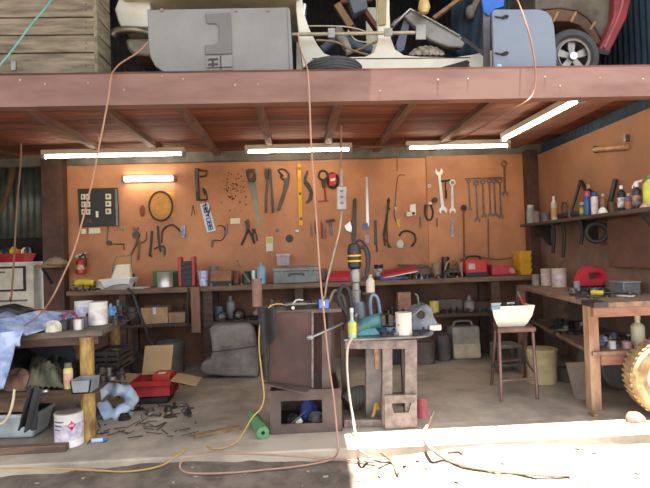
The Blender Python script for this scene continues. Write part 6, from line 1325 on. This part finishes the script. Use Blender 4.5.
# ------------------------------------------------------------- extra clutter seen in the photograph
z = zc+.001
c = P3(257.5,3.93,z); o = thing('rusty_cylinder', 'tall pinkish brown cylinder standing at left rear of steel cabinet', 'cylinder', c); r = px(5,3.93); h = px(27,3.93)
s = MB(); s.lathe(c, [(0,0),(r,0),(r,h),(r*.8,h),(r*.8,h*.85),(0,h*.85)], 20); s.build('body', M('pink_brown', (150,108,92), .6, scale=8), o); s = MB(); s.lathe(c+V((0,0,h*.96)), [(r*1.1,0),(r*1.1,h*.05)], 20, caps=False); s.build('rim', mTool, o)
s = MB(); s.grid(lambda u,v: at(258+17*u+2*v, 308+(50-22*u)*v, 3.44-.02*math.sin(u*9))+V((0,.0,0)), 16, 16); tag(s.build('black_rag', M('rag_black', (50,46,46), .95), solid=.008), 'wide black rag hanging at left top corner of steel cabinet', 'rag')
# bench, back row
z = BT+.001
bar('dark_lever', 'long dark lever lying at the back of bench above the red book', 'lever', P3(398,5.84,z+.14), P3(428,5.84,z+.12), .03, .03, mToolD)
s = MB(); c = P3(400,5.84,z); s.bx(c.x-.03,c.x+.35,5.80,5.88,z,z+.10); tag(s.build('grey_case', M('case_grey_brown', (112,96,86), .6), bevel=.006), 'grey brown case under the long dark lever on bench', 'case')
for x,Y,w_,h_,m_,lab in ((437,5.75,10,14,M('pale_brown_can',(150,128,104),.5),'pale brown tin behind the loose sockets'),(446,5.8,8,20,mToolD,'dark tall tin behind the grinder hoop'),(131,5.7,8,14,mToolD,'dark tin between white basin and silver tin'),(214,5.85,9,18,M('grey_tin2',(126,122,118),.5),'grey tin hidden behind brown carton'),(236,5.8,7,13,M('rust_tin',(140,92,70),.6),'rusty tin right of the brown carton'),(322,5.85,10,12,M('grey_tin2',(0,0,0)),'low grey tin behind right end of steel toolbox'),(254,5.72,6,13,mTin,'slim pale tin left of pale blue squeeze bottle')):
    can(lab, x, Y, z, w_, h_, m_, name='small_tin', cat='tin', open_=True)
jumble(322, 352, 5.47, 5.5, z, 4, 'tiny dark part in front of the flat red case', 'tiny parts before the red case', dk, 131, .008, .012, hmax=.03)
# middle lower shelf behind the cabinet
jumble(258, 300, 5.5, 5.8, BL+.001, 14, 'dark machine part on middle lower shelf behind cabinet', 'machine parts behind cabinet', dk, 132, .03, .05, 'machine_part', 'part', .14)
jumble(376, 432, 5.5, 5.75, BL-.009, 18, 'dark machine part on lower shelf behind steel table', 'machine parts behind steel table', dk, 133, .025, .045, 'machine_part', 'part', .12)
# floor under the back bench
for x,Y,w_,h_,m_,lab in ((276,5.3,22,26,M('dusty_tub',(96,90,86),.7),'dusty dark drum on floor behind the steel cabinet'),(425,5.5,20,22,M('dusty_tub2',(110,98,90),.7),'dusty brown drum on the floor right of steel table'),(444,5.6,14,26,M('dusty_tub',(0,0,0)),'dusty dark tin on the floor left of white container')):
    can(lab, x, Y, 0.001, w_, h_, m_, name='dusty_drum', cat='drum')
c = P3(403,5.62,0); carton('low black box on the floor behind the steel table', c, (.34,.3,.16), .05, mBlk, 'storage_box')
# greasy clutter on steel table and cabinet
z = TZ+.001
jumble(347, 382, 3.72, 4.05, z, 14, 'greasy black part heaped around the drill stand', 'greasy parts around the drill stand', [mToolD,mBlk,mTool], 134, .02, .035, hmax=.09)
jumble(408, 424, 3.5, 3.62, z, 5, 'small grey part before the engine casting', 'small parts before the engine casting', dk, 135, .012, .02, hmax=.04)
# left bench: heaps
Z2_ = .351
heap('dark_cloth_heap', 'dark cloth heap on the lower shelf behind camouflage cloth', 'cloth', P3(30,4.15,Z2_), .34,.10,.24, M('cloth_slate', (66,72,78), .95, scale=8), 141)
heap('dark_cloth_heap', 'black cloth heap on lower shelf next to spray can', 'cloth', P3(60,3.85,Z2_), .12,.12,.14, mBlk, 142)
jumble(96, 124, 3.75, 3.98, Z2_, 14, 'dark greasy metal lump on lower shelf before the black crate', 'greasy lumps before black crate', dk, 143, .025, .04, hmax=.10)
z = .721
jumble(20, 60, 4.3, 4.62, z, 8, 'dark part at the back of the rough bench by long screwdriver', 'parts by the long screwdriver', dk, 144, .02, .035, hmax=.05)
jumble(100, 126, 4.0, 4.3, z, 12, 'dark oily part behind front paint can on rough bench', 'oily parts behind the front paint can', dk, 145, .025, .04, hmax=.10)
# right bench + wall shelf extras
z = RZ+.001
jumble(574, 640, 3.75, 3.98, z, 16, 'slim dark tool at front edge of right bench', 'slim tools along right bench front', dk, 146, .015, .028, hmax=.03)
for x,X_,w_,h_,m_,lab in ((537,2.62,7,12,M('dusty_pink2',(150,126,116),.5),'dusty pink tin next to green spray can on shelf'),(546,2.66,8,10,M('grey_tin2',(0,0,0)),'grey tin left of the white orange bottle on shelf'),(571,2.62,6,9,M('olive_tin',(110,104,80),.5),'olive tin left of spray can with yellow label'),(612,2.64,7,12,M('brown_tin',(120,92,76),.5),'brown tin right of the amber bottle on shelf')):
    can(lab, x, ypx(x,X_), SHZ+.001, w_, h_, m_, name='small_tin', cat='tin')
# ================================================================== cords and hoses
def cord(name, label, cat, pts, r, mat, k=6):
    s = MB(); s.tube(pts, r, 7, k=k); return tag(s.build(name, mat), label, cat)
mOr = M('orange_cord', (160,120,92), .5, var=.12); mOrD = M('dull_orange_cord', (150,108,82), .5, var=.15); mYelH = M('yellow_hose', (186,150,88), .45, var=.2); mPk = M('pale_pink_cord', (172,132,112), .5, var=.12); mGw = M('grey_cord', (170,168,164), .5)
def gbase(x, y): return -.10+.018*math.sin(x*3.1+y*1.3)+(0 if y < 2.9 else .05*(y-2.9)/.3)
def G(x, y, z=0):
    p = on(x, y, -.08)
    for _ in range(4): p = on(x, y, gbase(p.x, p.y)+.018)
    if p.y > 3.19: p = on(x, y, .010)
    return p
Yf = 3.33
cord('extension_cord', 'orange cord falling from grey panel across the beam to left bench', 'cord',
     T([(148,42),(137,53),(121,63)], 3.5)+T([(113.5,71)],3.40)+T([(111,78),(108,100),(104,122),(98,152),(92,182),(84,215),(74,250),(62,278),(52,298)], Yf)+[at(42,312,3.5), at(30,322,3.6), P3(18,3.7,.735)], .0055, mOr)
P = T([(298,33),(301,50)], 3.50)+T([(306,64)],3.42)+T([(308,74),(309.5,100),(311,140),(313.5,180),(317,230),(320.5,280),(324.5,320),(329,365),(334,400)], Yf)+[V((P3(338,3.2,.02).x,3.2,.014)), G(338,452,-.082), G(330,460), G(300,466), G(262,470), G(225,473), G(190,473), G(180,467), G(186,459), G(215,454,-.075)]+[G(252,454,-.075), G(290,456,-.078), G(330,459,-.085), G(375,462)]
cord('extension_cord', 'long pink orange cord hanging past cabinet and looping on the dirt', 'cord', P, .0055, mPk)
# pendant cord with inline switch box
P1, P2_ = at(341,112,3.5), at(341.5,183,4.6)
o = thing('hanging_power_cord', 'grey cord hanging from ceiling with inline white power box', 'power cord', at(341,185,4.6))
s = MB(); s.tube([at(341,126,4.6)+V((0,0,.0)), at(341,150,4.6), at(341,170,4.6)], .009, 8); s.build('upper_cord', mPk, o)
s = MB(); s.cyl(at(341,169,4.6), at(341.3,186,4.6), .016, n=12); s.build('plug', M('plug_clear', (190,176,172), .3), o)
q = T([(337,186.5),(346.5,186.5),(346.5,209.5),(337,209.5)], 4.58); s = MB(); s.prism(q, (0,.05,0)); bx_ = s.build('power_box', M('box_grey_white', (196,190,186), .4), o, bevel=.006)
for y in (191,197,203):
    s = MB(); p = at(341.7,y,4.58); s.box(p, (.03,.006,.02)); s.build('outlet', M('outlet_grey', (140,134,130), .5), bx_)
s = MB(); s.tube(T([(341.5,212),(340,228),(336,245),(331,265),(327,282),(325,296)], 4.58)+[P3(324,4.3,zc+.02), P3(322,3.9,zc+.012)], .008, 8); s.build('lower_cord', M('cream_lead', (206,190,170), .5), o)
cord('extension_cord', 'orange cord looping over the beam at right towards ceiling lights', 'cord',
     T([(512,-8),(519,4)], 3.4)+T([(528,30),(534,58),(535.5,80),(533,94),(524,103)], 3.345)+[at(505,113,3.5), at(485,125,3.9), at(465,136,4.4), at(448,142,4.9), at(425,146,5.3), at(395,146,5.47)]+[at(360,147,5.47)], .0055, mOrD)
cord('light_cable', 'thin orange cable running between the left ceiling lights', 'cable', [at(355,149,5.5), at(375,147.5,5.47), at(393,147,5.46), at(397,152,5.5), at(398,160,5.9)], .005, mOrD)
cord('tan_cord', 'tan cord hanging straight down before the corrugated wall at left', 'cord', [at(21,143,5.2), at(20,170,5.2), at(17,205,5.2), at(15,240,5.2), at(13,275,5.1), at(11,300,4.9), P3(10,4.55,.9)], .0085, mOrD)
cord('yellow_hose', 'yellow air hose arching off cabinet and running along the dirt', 'hose',
     [P3(285.5,3.62,zc+.032), P3(279,3.58,zc+.045), P3(271,3.52,zc+.04), P3(265,3.47,zc+.0)]+T([(260.5,322),(259,345),(261.5,372),(264,395),(261,408)], 3.43)+[at(252,418,3.40), V((P3(236,3.36,.013).x,3.36,.013)), V((P3(215,3.27,.012).x,3.27,.012)), on(196,443,-.02), G(178,455,-.08), G(160,466), G(128,471.5), G(90,470), G(40,468), G(0,468.5), G(-40,470)], .0052, mYelH)
cord('grey_lead', 'pale grey lead hanging from vise down to the slab', 'cord', T([(352,338),(348,346),(347,362),(348,382),(350,400),(353,418)], 3.44)+[V((P3(356,3.34,.012).x,3.34,.012)), V((P3(358,3.24,.012).x,3.24,.012)), G(362,452,-.07), G(372,457), G(392,461)], .008, M('cream_lead', (0,0,0)))
cord('grey_hose', 'grey hose curling from foot panel across the sunlit ground', 'hose', [V((P3(433,3.62,.06).x,3.62,.06)), V((P3(429,3.5,.03).x,3.5,.03)), V((P3(424,3.38,.012).x,3.38,.012)), V((P3(425,3.24,.014).x,3.24,.014)), G(432,449,-.07), G(446,459), G(470,466.5), G(500,471), G(535,474), G(570,475)], .010, M('hose_tan', (176,150,128), .5))
cord('grey_wire', 'dull wire crossing the sunlit ground beside the grey hose', 'wire', [G(398,474), G(392,462), G(380,452,-.075)], .008, mOrD)
cord('short_stick', 'bent twig lying on the sunlit ground', 'twig', [G(448,452), G(458,451), G(462,453)], .008, mTimber)
s = MB(); s.tube([at(18,145,6.1), at(8,190,6.1), at(0,212,6.1)], .03, 8); tag(s.build('rusty_pipe', mRust), 'rusty pipe slanting across the corrugated wall at far left', 'pipe')
# small leaves and chips on the dirt
rd = random.Random(77); s = MB()
for k in range(160):
    x, y = rd.uniform(-3.0, 3.2), rd.uniform(2.3, 3.15)
    a = rd.uniform(0, 6.3); L = rd.uniform(.008, .03); z_ = gbase(x,y)+.004
    s.beam((x,y,z_), (x+math.cos(a)*L, y+math.sin(a)*L, z_+rd.uniform(0,.008)), L*.6, .004)
tag(s.build('leaf_litter', M('leaf_pale', (176,166,150), .8, scale=30)), 'pale chips and leaf litter scattered over dirt before the slab', 'litter', kind='stuff')
